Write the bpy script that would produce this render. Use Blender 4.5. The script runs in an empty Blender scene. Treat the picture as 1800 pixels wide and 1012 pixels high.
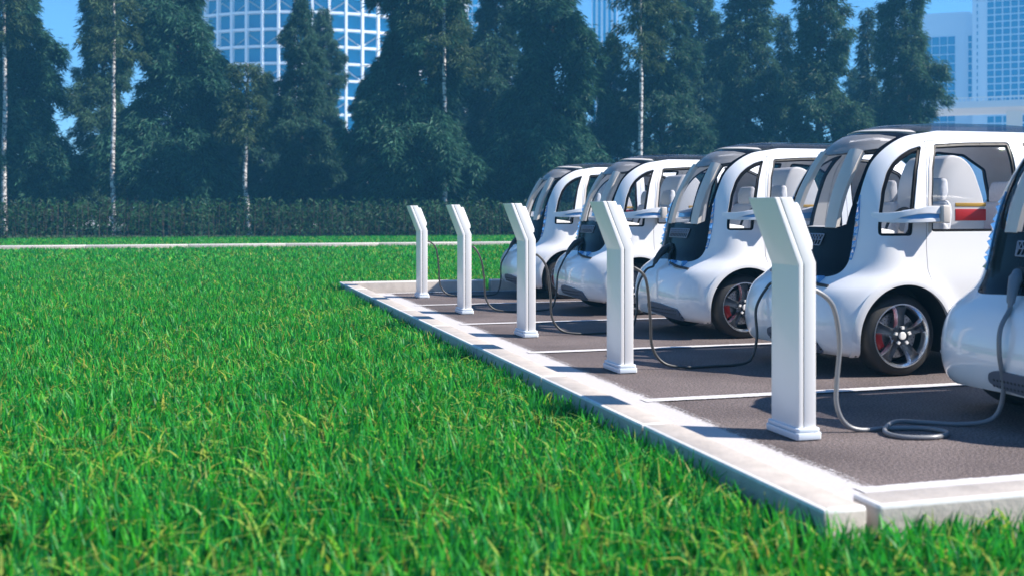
import bpy, bmesh, math, random
import numpy as np
from mathutils import Vector, Matrix
from mathutils.geometry import delaunay_2d_cdt

sc = bpy.context.scene
COL = sc.collection
R = math.radians
rng = np.random.default_rng(7)
random.seed(7)

# ------------------------------------------------------------------ camera, sky, sun, exposure
YAW = R(16.36)
CAM_H = 1.22
cd = bpy.data.cameras.new('camera')
cam = bpy.data.objects.new('camera', cd)
COL.objects.link(cam)
cam.location = (0, 0, CAM_H)
cam.rotation_euler = (R(90), 0, -YAW)
cd.sensor_fit = 'HORIZONTAL'
cd.sensor_width = 36.0
cd.lens = 38.76
cd.shift_y = -0.075
cd.clip_start = 0.05
cd.clip_end = 3000
cd.dof.use_dof = True
cd.dof.focus_distance = 10.5
cd.dof.aperture_fstop = 2.2
sc.camera = cam

SUN_EL = R(44)
SUN_AZ = math.atan2(0.90, -0.43)          # clockwise from +Y: the sun stands right of and behind the camera
world = bpy.data.worlds.new('World')
sc.world = world
world.use_nodes = True
wn = world.node_tree
bg = wn.nodes['Background']
sky = wn.nodes.new('ShaderNodeTexSky')
sky.sky_type = 'NISHITA'
sky.sun_disc = False
sky.sun_elevation = SUN_EL
sky.sun_rotation = SUN_AZ
sky.air_density = 1.0
sky.dust_density = 0.0
sky.ozone_density = 4.5
tint = wn.nodes.new('ShaderNodeVectorMath')              # the photograph's cool grade of the sky
tint.operation = 'MULTIPLY'
tint.inputs[1].default_value = (0.68, 1.0, 1.28)
wn.links.new(sky.outputs[0], tint.inputs[0])
wn.links.new(tint.outputs[0], bg.inputs[0])
bg.inputs[1].default_value = 0.062

sd = bpy.data.lights.new('sun', 'SUN')
sd.energy = 5.0
sd.angle = R(0.5)
sd.color = (1.0, 0.93, 0.85)
sun = bpy.data.objects.new('sun', sd)
COL.objects.link(sun)
sun_dir = Vector((math.sin(SUN_AZ) * math.cos(SUN_EL), math.cos(SUN_AZ) * math.cos(SUN_EL), math.sin(SUN_EL)))
sun.rotation_euler = (-sun_dir).to_track_quat('-Z', 'Y').to_euler()
sun.location = sun_dir * 60

vs = sc.view_settings
vs.view_transform = 'Standard'
vs.look = 'None'
vs.gamma = 1.0
vs.use_curve_mapping = False
vs.exposure = 1.2
sc.cycles.max_bounces = 8
sc.cycles.transparent_max_bounces = 16
sc.cycles.volume_bounces = 1
sc.cycles.caustics_reflective = False
sc.cycles.caustics_refractive = False
sc.cycles.use_denoising = True

# ------------------------------------------------------------------ materials
MATS = {}
def mat(name, col, rough=0.5, metal=0.0, coat=0.0, spec=0.5, noise=None, trans=0.0, bump=None, alpha=1.0):
    """noise=(scale, amount, detail): value mottling; bump=(scale, strength)"""
    m = bpy.data.materials.new(name)
    m.use_nodes = True
    nt = m.node_tree
    b = nt.nodes['Principled BSDF']
    b.inputs['Base Color'].default_value = (*col, 1)
    b.inputs['Roughness'].default_value = rough
    b.inputs['Metallic'].default_value = metal
    b.inputs['Coat Weight'].default_value = coat
    b.inputs['Coat Roughness'].default_value = 0.03
    b.inputs['Specular IOR Level'].default_value = spec
    b.inputs['Transmission Weight'].default_value = trans
    b.inputs['Alpha'].default_value = alpha
    tc = nt.nodes.new('ShaderNodeTexCoord')
    if noise:
        n = nt.nodes.new('ShaderNodeTexNoise')
        n.inputs['Scale'].default_value = noise[0]
        n.inputs['Detail'].default_value = noise[2] if len(noise) > 2 else 6
        nt.links.new(tc.outputs['Object'], n.inputs['Vector'])
        mr = nt.nodes.new('ShaderNodeMapRange')
        mr.inputs[1].default_value = 0.25
        mr.inputs[2].default_value = 0.75
        mr.inputs[3].default_value = 1 - noise[1]
        mr.inputs[4].default_value = 1 + noise[1]
        nt.links.new(n.outputs[0], mr.inputs[0])
        mx = nt.nodes.new('ShaderNodeVectorMath')
        mx.operation = 'SCALE'
        mx.inputs[0].default_value = col
        nt.links.new(mr.outputs[0], mx.inputs['Scale'])
        nt.links.new(mx.outputs[0], b.inputs['Base Color'])
    if bump:
        n2 = nt.nodes.new('ShaderNodeTexNoise')
        n2.inputs['Scale'].default_value = bump[0]
        n2.inputs['Detail'].default_value = 5
        nt.links.new(tc.outputs['Object'], n2.inputs['Vector'])
        bp = nt.nodes.new('ShaderNodeBump')
        bp.inputs['Strength'].default_value = bump[1]
        bp.inputs['Distance'].default_value = 0.01
        nt.links.new(n2.outputs[0], bp.inputs['Height'])
        nt.links.new(bp.outputs[0], b.inputs['Normal'])
    MATS[name] = m
    return m

def attr_leaf(name, rough=0.5, transl=0.35, tcol_gain=1.6):
    """colour from the per-leaf attribute 'col', partly translucent"""
    m = bpy.data.materials.new(name)
    m.use_nodes = True
    nt = m.node_tree
    b = nt.nodes['Principled BSDF']
    out = nt.nodes['Material Output']
    a = nt.nodes.new('ShaderNodeAttribute')
    a.attribute_name = 'col'
    nt.links.new(a.outputs['Color'], b.inputs['Base Color'])
    b.inputs['Roughness'].default_value = rough
    b.inputs['Specular IOR Level'].default_value = 0.16
    t = nt.nodes.new('ShaderNodeBsdfTranslucent')
    g = nt.nodes.new('ShaderNodeVectorMath')
    g.operation = 'SCALE'
    g.inputs['Scale'].default_value = tcol_gain
    nt.links.new(a.outputs['Color'], g.inputs[0])
    nt.links.new(g.outputs[0], t.inputs['Color'])
    mx = nt.nodes.new('ShaderNodeMixShader')
    mx.inputs[0].default_value = transl
    nt.links.new(b.outputs[0], mx.inputs[1])
    nt.links.new(t.outputs[0], mx.inputs[2])
    nt.links.new(mx.outputs[0], out.inputs[0])
    return m

def glass(name, tint, alpha, rough=0.0):
    """thin tinted pane: clear view through it plus a mirror reflection"""
    m = bpy.data.materials.new(name)
    m.use_nodes = True
    nt = m.node_tree
    nt.nodes.remove(nt.nodes['Principled BSDF'])
    out = nt.nodes['Material Output']
    tr = nt.nodes.new('ShaderNodeBsdfTransparent')
    tr.inputs[0].default_value = (*[t * (1 - alpha) for t in tint], 1)
    gl = nt.nodes.new('ShaderNodeBsdfGlossy')
    gl.inputs['Roughness'].default_value = rough
    lw = nt.nodes.new('ShaderNodeLayerWeight')            # same reflection from either side of the sheet
    lw.inputs[0].default_value = 0.5
    pw = nt.nodes.new('ShaderNodeMath'); pw.operation = 'POWER'; pw.inputs[1].default_value = 4.0
    nt.links.new(lw.outputs['Facing'], pw.inputs[0])
    fr = nt.nodes.new('ShaderNodeMath'); fr.operation = 'MULTIPLY_ADD'; fr.inputs[1].default_value = 0.40; fr.inputs[2].default_value = 0.02
    nt.links.new(pw.outputs[0], fr.inputs[0])
    mx = nt.nodes.new('ShaderNodeMixShader')
    nt.links.new(fr.outputs[0], mx.inputs[0])
    nt.links.new(tr.outputs[0], mx.inputs[1])
    nt.links.new(gl.outputs[0], mx.inputs[2])
    nt.links.new(mx.outputs[0], out.inputs[0])
    return m

PAINT = mat('white_car_paint', (0.73, 0.73, 0.74), 0.30, coat=1.0)
LINER = mat('grey_cabin_lining', (0.66, 0.65, 0.63), 0.7, noise=(6, .06))
GLOSSBLACK = mat('gloss_black_panel', (0.006, 0.007, 0.010), 0.12, coat=0.0, spec=0.12)
ROOFBLACK = mat('black_roof_panel', (0.012, 0.013, 0.018), 0.18, spec=0.35)
RUBBER = mat('black_rubber_seal', (0.008, 0.008, 0.009), 0.45, spec=0.12)
TYRE = mat('tyre_rubber', (0.022, 0.021, 0.020), 0.62, noise=(30, .15), bump=(60, .15))
DARKPLASTIC = mat('dark_plastic', (0.02, 0.021, 0.024), 0.6)
GREYPLASTIC = mat('grey_grille_plastic', (0.09, 0.10, 0.13), 0.45)
MESHGREY = mat('grille_mesh_grey', (0.22, 0.25, 0.32), 0.4)
CHROME = mat('bright_alloy', (0.66, 0.72, 0.80), 0.24, metal=1.0)
BLACKALLOY = mat('black_alloy', (0.02, 0.028, 0.042), 0.22, coat=0.6)
DISC = mat('brake_disc_steel', (0.50, 0.51, 0.54), 0.32, metal=0.9)
RED = mat('red_caliper', (0.62, 0.015, 0.015), 0.35, coat=0.5)
SILVER = mat('silver_pillar', (0.52, 0.48, 0.44), 0.42)
SEATGREY = mat('seat_fabric_grey', (0.60, 0.60, 0.61), 0.85, noise=(40, .08), bump=(150, .1))
SHELLWHITE = mat('cabin_shell_white', (0.74, 0.73, 0.71), 0.5)
YELLOWBAND = mat('ochre_band', (0.62, 0.36, 0.05), 0.5)
REDBAND = mat('red_band', (0.60, 0.02, 0.02), 0.4)
LED = mat('headlight_crystal', (0.72, 0.80, 0.90), 0.10, metal=0.85)
LEDBACK = mat('headlight_blue_bed', (0.10, 0.32, 0.62), 0.25, metal=0.3)
ARMBLUE = mat('blue_recess_paint', (0.10, 0.34, 0.68), 0.35, coat=0.6)
CABLE = mat('cable_jacket', (0.035, 0.034, 0.033), 0.45)
CABLEGREY = mat('cable_jacket_grey', (0.16, 0.165, 0.175), 0.35)
PLUGGREY = mat('plug_grey', (0.17, 0.18, 0.20), 0.45)
POSTWHITE = mat('post_white_enamel', (0.69, 0.68, 0.67), 0.42, coat=0.15)
POSTSEAM = mat('post_seam_dark', (0.03, 0.03, 0.035), 0.6)
POSTPLINTH = mat('post_plinth', (0.62, 0.68, 0.74), 0.38)
SCREEN = mat('screen_surround', (0.80, 0.79, 0.78), 0.25, coat=0.5)
SCREENDARK = mat('screen_face', (0.02, 0.025, 0.03), 0.08)
CLEAR = glass('tinted_pane', (0.95, 0.96, 0.98), 0.04)
CLEARF = glass('windshield_pane', (0.96, 0.97, 0.97), 0.02)
SMOKE = glass('smoked_visor', (0.60, 0.60, 0.62), 0.30, rough=0.06)
_nt = SMOKE.node_tree                                    # smoked acrylic: half clear, half milky grey
_o = _nt.nodes['Material Output']; _src = _o.inputs[0].links[0].from_socket
_d = _nt.nodes.new('ShaderNodeBsdfPrincipled'); _d.inputs['Base Color'].default_value = (.42, .40, .39, 1); _d.inputs['Roughness'].default_value = .22
_m = _nt.nodes.new('ShaderNodeMixShader'); _m.inputs[0].default_value = .55
_nt.links.new(_src, _m.inputs[1]); _nt.links.new(_d.outputs[0], _m.inputs[2]); _nt.links.new(_m.outputs[0], _o.inputs[0])
ROOFGLASS = glass('dark_roof_glass', (0.62, 0.62, 0.65), 0.04, rough=0.04)

# ------------------------------------------------------------------ object helpers
def link(name, me, parent=None, mats=(), loc=(0, 0, 0)):
    for m in mats:
        me.materials.append(m)
    o = bpy.data.objects.new(name, me)
    COL.objects.link(o)
    o.location = loc
    if parent is not None:
        o.parent = parent
    return o

def mesh_np(name, verts, faces):
    """faces: list of tuples or (n,k) array"""
    me = bpy.data.meshes.new(name)
    me.from_pydata([tuple(map(float, v)) for v in verts], [], [tuple(int(i) for i in f) for f in faces])
    me.update()
    return me

def quads_np(name, V, F, smooth=False, col=None):
    """fast: V (n,3), F (m,4) arrays"""
    me = bpy.data.meshes.new(name)
    n, m, k = len(V), len(F), F.shape[1]
    me.vertices.add(n)
    me.vertices.foreach_set('co', np.ascontiguousarray(V, np.float32).ravel())
    me.loops.add(m * k)
    me.loops.foreach_set('vertex_index', np.ascontiguousarray(F, np.int32).ravel())
    me.polygons.add(m)
    me.polygons.foreach_set('loop_start', np.arange(0, m * k, k, dtype=np.int32))
    me.polygons.foreach_set('use_smooth', np.full(m, smooth))
    if col is not None:
        a = me.attributes.new('col', 'FLOAT_COLOR', 'POINT')
        a.data.foreach_set('color', np.ascontiguousarray(col, np.float32).ravel())
    me.update(calc_edges=True)
    return me

def smooth(me, ang=38):
    me.polygons.foreach_set('use_smooth', np.ones(len(me.polygons), bool))
    me.set_sharp_from_angle(angle=R(ang))
    me.update()

def tag(o, label=None, cat=None, group=None, kind=None):
    if label: o['label'] = label
    if cat: o['category'] = cat
    if group: o['group'] = group
    if kind: o['kind'] = kind
    return o

def empty(name, loc=(0, 0, 0), rz=0):
    o = bpy.data.objects.new(name, None)
    COL.objects.link(o)
    o.location = loc
    o.rotation_euler.z = rz
    o.empty_display_size = 0.2
    return o

def bm_mesh(name, bm, ang=38):
    me = bpy.data.meshes.new(name)
    bmesh.ops.recalc_face_normals(bm, faces=bm.faces[:])
    bm.to_mesh(me)
    bm.free()
    smooth(me, ang)
    return me

def bm_box(bm, x0, x1, y0, y1, z0, z1, bev=0.0, seg=2, mi=0):
    r = bmesh.ops.create_cube(bm, size=1.0)
    vs_ = r['verts']
    for v in vs_:
        v.co = Vector((x0 + (v.co.x + .5) * (x1 - x0), y0 + (v.co.y + .5) * (y1 - y0), z0 + (v.co.z + .5) * (z1 - z0)))
    fs = set(f for v in vs_ for f in v.link_faces)
    for f in fs: f.material_index = mi
    if bev > 0:
        es = list(set(e for v in vs_ for e in v.link_edges))
        rr = bmesh.ops.bevel(bm, geom=es, offset=bev, segments=seg, profile=0.5, affect='EDGES')
        for f in rr['faces']: f.material_index = mi

def prism(bm, poly, lo, hi, axis='y', bev=0.0, seg=2, mi=0):
    """extrude a 2D outline: axis y -> poly is (x,z); axis x -> (y,z); axis z -> (x,y)"""
    def p3(a, b, t):
        return {'y': (a, t, b), 'x': (t, a, b), 'z': (a, b, t)}[axis]
    A = [bm.verts.new(p3(a, b, lo)) for a, b in poly]
    B = [bm.verts.new(p3(a, b, hi)) for a, b in poly]
    n = len(poly)
    fs = [bm.faces.new(A), bm.faces.new(B[::-1])]
    for i in range(n):
        fs.append(bm.faces.new((A[i], B[i], B[(i + 1) % n], A[(i + 1) % n])))
    bmesh.ops.recalc_face_normals(bm, faces=fs)
    for f in fs: f.material_index = mi
    if bev > 0:
        es = list(set(e for f in fs for e in f.edges))
        rr = bmesh.ops.bevel(bm, geom=es, offset=bev, segments=seg, profile=0.5, affect='EDGES')
        for f in rr['faces']: f.material_index = mi

def catmull(P, per=8, closed=False):
    P = np.array(P, float)
    n = len(P)
    if closed:
        Q = np.vstack([P[-1], P, P[0], P[1]]); segs = n
    else:
        Q = np.vstack([2 * P[0] - P[1], P, 2 * P[-1] - P[-2]]); segs = n - 1
    out = []
    for i in range(segs):
        p0, p1, p2, p3 = Q[i:i + 4]
        for t in np.arange(per) / per:
            out.append(.5 * ((2 * p1) + (-p0 + p2) * t + (2 * p0 - 5 * p1 + 4 * p2 - p3) * t * t + (-p0 + 3 * p1 - 3 * p2 + p3) * t ** 3))
    if not closed: out.append(P[-1])
    return np.array(out)

def tube_geo(path, rad, seg=10, cap=True):
    path = np.asarray(path, float)
    n = len(path)
    rad = np.broadcast_to(np.asarray(rad, float), (n,))
    T = np.gradient(path, axis=0)
    T /= np.linalg.norm(T, axis=1)[:, None] + 1e-12
    N_ = np.cross(T[0], (0, 0, 1.0))
    if np.linalg.norm(N_) < 1e-3: N_ = np.cross(T[0], (0, 1.0, 0))
    N_ /= np.linalg.norm(N_)
    V, F = [], []
    a = np.linspace(0, 2 * np.pi, seg, endpoint=False)
    for i in range(n):
        N_ = N_ - T[i] * (N_ @ T[i]); N_ /= np.linalg.norm(N_) + 1e-12
        B = np.cross(T[i], N_)
        V.append(path[i] + rad[i] * (np.cos(a)[:, None] * N_ + np.sin(a)[:, None] * B))
    V = np.vstack(V)
    for i in range(n - 1):
        for j in range(seg):
            k = (j + 1) % seg
            F.append((i * seg + j, i * seg + k, (i + 1) * seg + k, (i + 1) * seg + j))
    if cap:
        F.append(tuple(range(seg))[::-1]); F.append(tuple((n - 1) * seg + j for j in range(seg)))
    return V, F

def tube(name, path, rad, m, parent=None, seg=10):
    V, F = tube_geo(path, rad, seg)
    me = mesh_np(name, V, F)
    smooth(me, 60)
    return link(name, me, parent, [m])

def lathe_y(name, prof, seg, m, parent=None, ang=35, close=False):
    """profile of (radius, y), turned about the y axis"""
    V, F = [], []
    n = len(prof)
    for j in range(seg):
        a = 2 * math.pi * j / seg
        for r, y in prof: V.append((r * math.cos(a), y, r * math.sin(a)))
    for j in range(seg):
        k = (j + 1) % seg
        for i in range(n - 1 if not close else n):
            i2 = (i + 1) % n
            F.append((j * n + i, j * n + i2, k * n + i2, k * n + i))
    me = mesh_np(name, V, F)
    bm = bmesh.new(); bm.from_mesh(me); bmesh.ops.remove_doubles(bm, verts=bm.verts, dist=1e-5)
    bmesh.ops.recalc_face_normals(bm, faces=bm.faces[:]); bm.to_mesh(me); bm.free()
    smooth(me, ang)
    return link(name, me, parent, [m])

def copy_tree(o, parent=None):
    c = o.copy()
    COL.objects.link(c)
    c.parent = parent
    for ch in list(o.children):
        copy_tree(ch, c)
    return c

# ------------------------------------------------------------------ ground, lawn soil, asphalt, kerbs, painted lines
KX0, KX1 = 2.15, 2.33          # left kerb
NY0, NY1 = 3.42, 3.60          # near kerb
FY0, FY1 = 16.28, 16.46        # far kerb
KZ = 0.17
XR = 26.0                      # parking runs on to the right
LAWN_Z = 0.012

def sheet(name, x0, x1, y0, y1, z, m):
    me = mesh_np(name, [(x0, y0, z), (x1, y0, z), (x1, y1, z), (x0, y1, z)], [(0, 1, 2, 3)])
    return link(name, me, None, [m])

SOIL = mat('lawn_soil', (0.020, 0.055, 0.012), 0.9, noise=(1.5, .35))
ground = tag(sheet('ground', -900, 1200, -60, 2000, LAWN_Z - .02, SOIL), kind='structure')

PALEGROUND = mat('pale_bounce_ground', (0.34, 0.33, 0.32), 0.8, noise=(.3, .1))
tag(sheet('bounce_ground', -400, 700, 95, 700, LAWN_Z, PALEGROUND), kind='structure')  # pale ground hidden behind the hedge, added to cut green bounce
asp = mat('asphalt', (0.105, 0.088, 0.088), 0.85, spec=0.3)
nt = asp.node_tree
b = nt.nodes['Principled BSDF']
tc = nt.nodes.new('ShaderNodeTexCoord')
n1 = nt.nodes.new('ShaderNodeTexNoise'); n1.inputs['Scale'].default_value = 1.1; n1.inputs['Detail'].default_value = 8
n2 = nt.nodes.new('ShaderNodeTexVoronoi'); n2.inputs['Scale'].default_value = 150
n3 = nt.nodes.new('ShaderNodeTexNoise'); n3.inputs['Scale'].default_value = 70; n3.inputs['Detail'].default_value = 4
for n in (n1, n2, n3): nt.links.new(tc.outputs['Object'], n.inputs['Vector'])
cr = nt.nodes.new('ShaderNodeValToRGB')
cr.color_ramp.elements[0].position = 0.3; cr.color_ramp.elements[0].color = (0.080, 0.064, 0.063, 1)
cr.color_ramp.elements[1].position = 0.72; cr.color_ramp.elements[1].color = (0.165, 0.136, 0.132, 1)
nt.links.new(n1.outputs[0], cr.inputs[0])
cr2 = nt.nodes.new('ShaderNodeValToRGB')
cr2.color_ramp.elements[0].position = 0.36; cr2.color_ramp.elements[0].color = (0.45, 0.45, 0.45, 1)
cr2.color_ramp.elements[1].position = 0.66; cr2.color_ramp.elements[1].color = (1.45, 1.42, 1.4, 1)
nt.links.new(n3.outputs[0], cr2.inputs[0])
mm = nt.nodes.new('ShaderNodeMix'); mm.data_type = 'RGBA'; mm.blend_type = 'MULTIPLY'; mm.inputs[0].default_value = 1
nt.links.new(cr.outputs[0], mm.inputs[6]); nt.links.new(cr2.outputs[0], mm.inputs[7])
nt.links.new(mm.outputs[2], b.inputs['Base Color'])
bp = nt.nodes.new('ShaderNodeBump'); bp.inputs['Strength'].default_value = 0.6; bp.inputs['Distance'].default_value = 0.006
nt.links.new(n2.outputs['Distance'], bp.inputs['Height']); nt.links.new(bp.outputs[0], b.inputs['Normal'])
tag(sheet('parking_surface', KX1 - .05, XR, NY1 - .05, FY0 + .05, 0.0, asp), kind='structure')

def paint_mat(name, col, ex0, ex1, axis, soft, thr):
    """worn road paint: thins out over the last `soft` metres at either edge, with bare specks"""
    m = bpy.data.materials.new(name); m.use_nodes = True
    nt = m.node_tree; b = nt.nodes['Principled BSDF']; out = nt.nodes['Material Output']
    b.inputs['Roughness'].default_value = 0.7
    tc = nt.nodes.new('ShaderNodeTexCoord'); sp = nt.nodes.new('ShaderNodeSeparateXYZ')
    nt.links.new(tc.outputs['Object'], sp.inputs[0])
    n = nt.nodes.new('ShaderNodeTexNoise'); n.inputs['Scale'].default_value = 60 if soft > .1 else 30; n.inputs['Detail'].default_value = 8; n.inputs['Roughness'].default_value = .72
    nt.links.new(tc.outputs['Object'], n.inputs['Vector'])
    n2 = nt.nodes.new('ShaderNodeTexNoise'); n2.inputs['Scale'].default_value = 3.0; n2.inputs['Detail'].default_value = 5
    nt.links.new(tc.outputs['Object'], n2.inputs['Vector'])
    c = nt.nodes.new('ShaderNodeValToRGB')
    c.color_ramp.elements[0].position = .3; c.color_ramp.elements[0].color = tuple(x * .80 for x in col) + (1,)
    c.color_ramp.elements[1].position = .7; c.color_ramp.elements[1].color = (*col, 1)
    nt.links.new(n.outputs[0], c.inputs[0]); nt.links.new(c.outputs[0], b.inputs['Base Color'])
    def edge(e, sgn):
        mr = nt.nodes.new('ShaderNodeMapRange'); mr.clamp = True
        mr.inputs[1].default_value = e; mr.inputs[2].default_value = e + sgn * soft
        mr.inputs[3].default_value = 0; mr.inputs[4].default_value = 1
        nt.links.new(sp.outputs[axis], mr.inputs[0]); return mr.outputs[0]
    lo = edge(ex0, 1) if ex0 is not None else None
    hi = edge(ex1, -1) if ex1 is not None else None
    cov = hi if lo is None else (lo if hi is None else None)
    if cov is None:
        mn = nt.nodes.new('ShaderNodeMath'); mn.operation = 'MINIMUM'
        nt.links.new(lo, mn.inputs[0]); nt.links.new(hi, mn.inputs[1]); cov = mn.outputs[0]
    s = nt.nodes.new('ShaderNodeMath'); s.operation = 'MULTIPLY_ADD'; s.inputs[1].default_value = .55
    nt.links.new(cov, s.inputs[0]); nt.links.new(n.outputs[0], s.inputs[2])
    s2 = nt.nodes.new('ShaderNodeMath'); s2.operation = 'MULTIPLY_ADD'; s2.inputs[1].default_value = .25
    nt.links.new(n2.outputs[0], s2.inputs[0]); nt.links.new(s.outputs[0], s2.inputs[2])
    st = nt.nodes.new('ShaderNodeMapRange'); st.inputs[1].default_value = thr; st.inputs[2].default_value = thr + (.20 if soft > .1 else .10)
    nt.links.new(s2.outputs[0], st.inputs[0])
    tr = nt.nodes.new('ShaderNodeBsdfTransparent'); mx = nt.nodes.new('ShaderNodeMixShader')
    nt.links.new(st.outputs[0], mx.inputs[0]); nt.links.new(tr.outputs[0], mx.inputs[1]); nt.links.new(b.outputs[0], mx.inputs[2])
    nt.links.new(mx.outputs[0], out.inputs[0])
    return m

PAINTC = (0.50, 0.475, 0.475)
tag(sheet('edge_strip_marking', KX1 + .002, 2.92, NY1 + .002, FY0 - .002, 0.004,
          paint_mat('worn_edge_paint', PAINTC, None, 2.89, 0, 0.11, 0.60)), kind='structure')
for y in (4.17, 6.55, 9.05, 11.52, 14.0, 16.17):
    tag(sheet('bay_line_marking', 2.80, 9.6, y - .06, y + .06, 0.008,
              paint_mat('worn_line_paint', (.56, .54, .54), y - .06, y + .06, 1, 0.025, 0.70)), kind='structure')

CONC = mat('kerb_concrete', (0.41, 0.365, 0.325), 0.75, noise=(9, .16, 8), bump=(45, .35))
PALEEDGE = mat('kerb_arris_highlight', (0.66, 0.64, 0.62), 0.7, noise=(20, .1))
def kerb(name, x0, x1, y0, y1, along, length, gap, z0=-0.35, z1=KZ):
    bm = bmesh.new()
    lo, hi = (x0, x1) if along == 'x' else (y0, y1)
    t = lo
    k = 0
    while t < hi - 1e-6:
        e = min(t + length, hi)
        a = (t, e - gap, y0, y1) if along == 'x' else (x0, x1, t, e - gap)
        dz = random.uniform(-.002, .002)
        n0 = len(bm.faces)
        bm_box(bm, *a, z0, z1 + dz, 0.016, 2)
        t = e
    bm.faces.ensure_lookup_table()
    for f in bm.faces:                                     # arris highlight, put into the upward bevels as a paler colour
        n = f.normal
        f.normal_update()
        if f.calc_area() < 0.013 * 1.2 * max(length, 1) * 1.1 and max(abs(f.normal.x), abs(f.normal.y), abs(f.normal.z)) < 0.985 and f.normal.z > .15:
            f.material_index = 1
    me = bm_mesh(name, bm, 30)
    return tag(link(name, me, None, [CONC, PALEEDGE]), kind='structure')
kerb('kerb', KX0, KX1, NY0, FY1, 'y', 1.63, 0.006)
kerb('kerb', KX1 + .05, XR, NY0, NY1, 'x', 3.2, 0.008)
kerb('kerb', KX1 + .003, 4.36, FY0, FY1, 'x', 2.1, 0.004)
kerb('kerb', 4.45, XR, FY0, FY1, 'x', 3.0, 0.006)
kerb('kerb', -60, 70, 35.8, 36.25, 'x', 3.0, 0.012, z1=0.175)

# ------------------------------------------------------------------ the microcar: one body surface, cut into panels
# the body surface: rows of horizontal outlines
# rows: z, x0, w, A, n, x1, Ar
ROWS=np.array([
(.15,-.55,.66,.50,3.6,2.36,.5),
(.19,-.62,.715,.54,3.6,2.41,.5),
(.28,-.66,.738,.56,3.6,2.45,.5),
(.40,-.67,.742,.56,3.6,2.47,.5),
(.53,-.65,.742,.55,3.5,2.47,.5),
(.63,-.60,.742,.53,3.3,2.46,.5),
(.70,-.52,.740,.50,3.0,2.45,.48),
(.76,-.45,.735,.46,2.7,2.44,.46),
(.84,-.405,.726,.41,2.5,2.43,.45),
(.95,-.38,.713,.38,2.4,2.41,.44),
(1.09,-.35,.70,.37,2.4,2.38,.43),
(1.24,-.315,.683,.37,2.4,2.34,.43),
(1.39,-.265,.66,.39,2.4,2.29,.43),
(1.53,-.20,.63,.43,2.4,2.23,.43),
(1.64,-.14,.592,.49,2.4,2.15,.43),
(1.735,-.075,.54,.57,2.3,2.06,.43),
(1.81,.015,.472,.62,2.3,1.95,.42),
(1.862,.135,.385,.66,2.2,1.82,.40),
(1.897,.32,.275,.61,2.2,1.67,.34),
(1.915,.60,.145,.42,2.2,1.48,.24),
])
N=len(ROWS)
UF,US,UR=1.2,3.2,4.2
def rows_at(phi):
    phi=np.clip(np.asarray(phi,float),0,N-1-1e-6)
    i=np.floor(phi).astype(int); t=(phi-i)[...,None]
    g=lambda k: ROWS[np.clip(k,0,N-1)]
    p0,p1,p2,p3=g(i-1),g(i),g(i+1),g(i+2)
    return .5*((2*p1)+(-p0+p2)*t+(2*p0-5*p1+4*p2-p3)*t*t+(-p0+3*p1-3*p2+p3)*t**3)
def bump(x,z):
    b=0
    for cx in (0.,1.85):
        r=np.hypot(x-cx,z-.30); b=b+.025*np.exp(-((r-.40)/.075)**2)
    return b
def S(U,V):
    U=np.asarray(U,float); r=rows_at(np.asarray(V)*10); z,x0,w,A,n,x1,Ar=[r[...,k] for k in range(7)]
    a=np.abs(U); sg=np.where(U<0,-1.,1.)
    th=np.clip(a/UF,0,1)*math.pi/2; sn,cs=np.sin(th),np.cos(th)
    # superellipse by angle with rho to keep spacing even
    rho=(np.maximum(sn,1e-9)**n+np.maximum(cs,1e-9)**n)**(-1/n)
    xf=x0+A*(1-rho*cs); yf=w*rho*sn
    ts=np.clip((a-UF)/(US-UF),0,1); xs=x0+A+ts*((x1-Ar)-(x0+A))
    tr=np.clip((a-US)/(UR-US),0,1)*math.pi/2; sr,cr=np.cos(tr),np.sin(tr)
    rr=(np.maximum(sr,1e-9)**2.6+np.maximum(cr,1e-9)**2.6)**(-1/2.6)
    xr=x1-Ar*(1-rr*cr); yr=w*rr*sr
    x=np.where(a<=UF,xf,np.where(a<=US,xs,xr)); y=np.where(a<=UF,yf,np.where(a<=US,w,yr))
    y=y+bump(x,z)*np.clip((y/np.maximum(w,1e-3)-.6)/.3,0,1)
    return np.stack([x,sg*y,z],-1)
def phi_of_z(z):
    lo,hi=0.,N-1.
    for _ in range(40):
        m=(lo+hi)/2
        if rows_at(m)[0]<z: lo=m
        else: hi=m
    return lo
def UV_arr(xz, sg=-1):
    """side-view points (x, z) -> (U, V) on the skin, all at once"""
    xz = np.asarray(xz, float); x, z = xz[:, 0], xz[:, 1]
    lo, hi = np.zeros(len(x)), np.full(len(x), N - 1.)
    for _ in range(36):
        m = (lo + hi) / 2; c = rows_at(m)[:, 0] < z
        lo = np.where(c, m, lo); hi = np.where(c, hi, m)
    V = lo / 10
    lo, hi = np.zeros(len(x)), np.full(len(x), UR)
    for _ in range(36):
        m = (lo + hi) / 2; c = S(m, V)[:, 0] < x
        lo = np.where(c, m, lo); hi = np.where(c, hi, m)
    return np.stack([sg * lo, V], 1)

def UV_side(x, z, sg=-1):
    u, v = UV_arr([(x, z)], sg)[0]
    return float(u), float(v)

def pip(px, py, poly):
    """vectorised point in polygon"""
    x, y = np.asarray(px), np.asarray(py)
    c = np.zeros(x.shape, bool)
    P = np.asarray(poly); Q = np.roll(P, -1, axis=0)
    for (x0, y0), (x1, y1) in zip(P, Q):
        if y0 == y1: continue
        m = (y0 > y) != (y1 > y)
        c ^= m & (x < (x1 - x0) * (y - y0) / (y1 - y0) + x0)
    return c

def resample(poly, d):
    out = []
    P = np.asarray(poly, float); Q = np.roll(P, -1, axis=0)
    for p, q in zip(P, Q):
        k = max(1, int(math.ceil(np.linalg.norm(q - p) / d)))
        for i in range(k): out.append(p + (q - p) * i / k)
    return np.array(out)

def smooth_poly(poly, per=5):
    return catmull(poly, per, closed=True)

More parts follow.
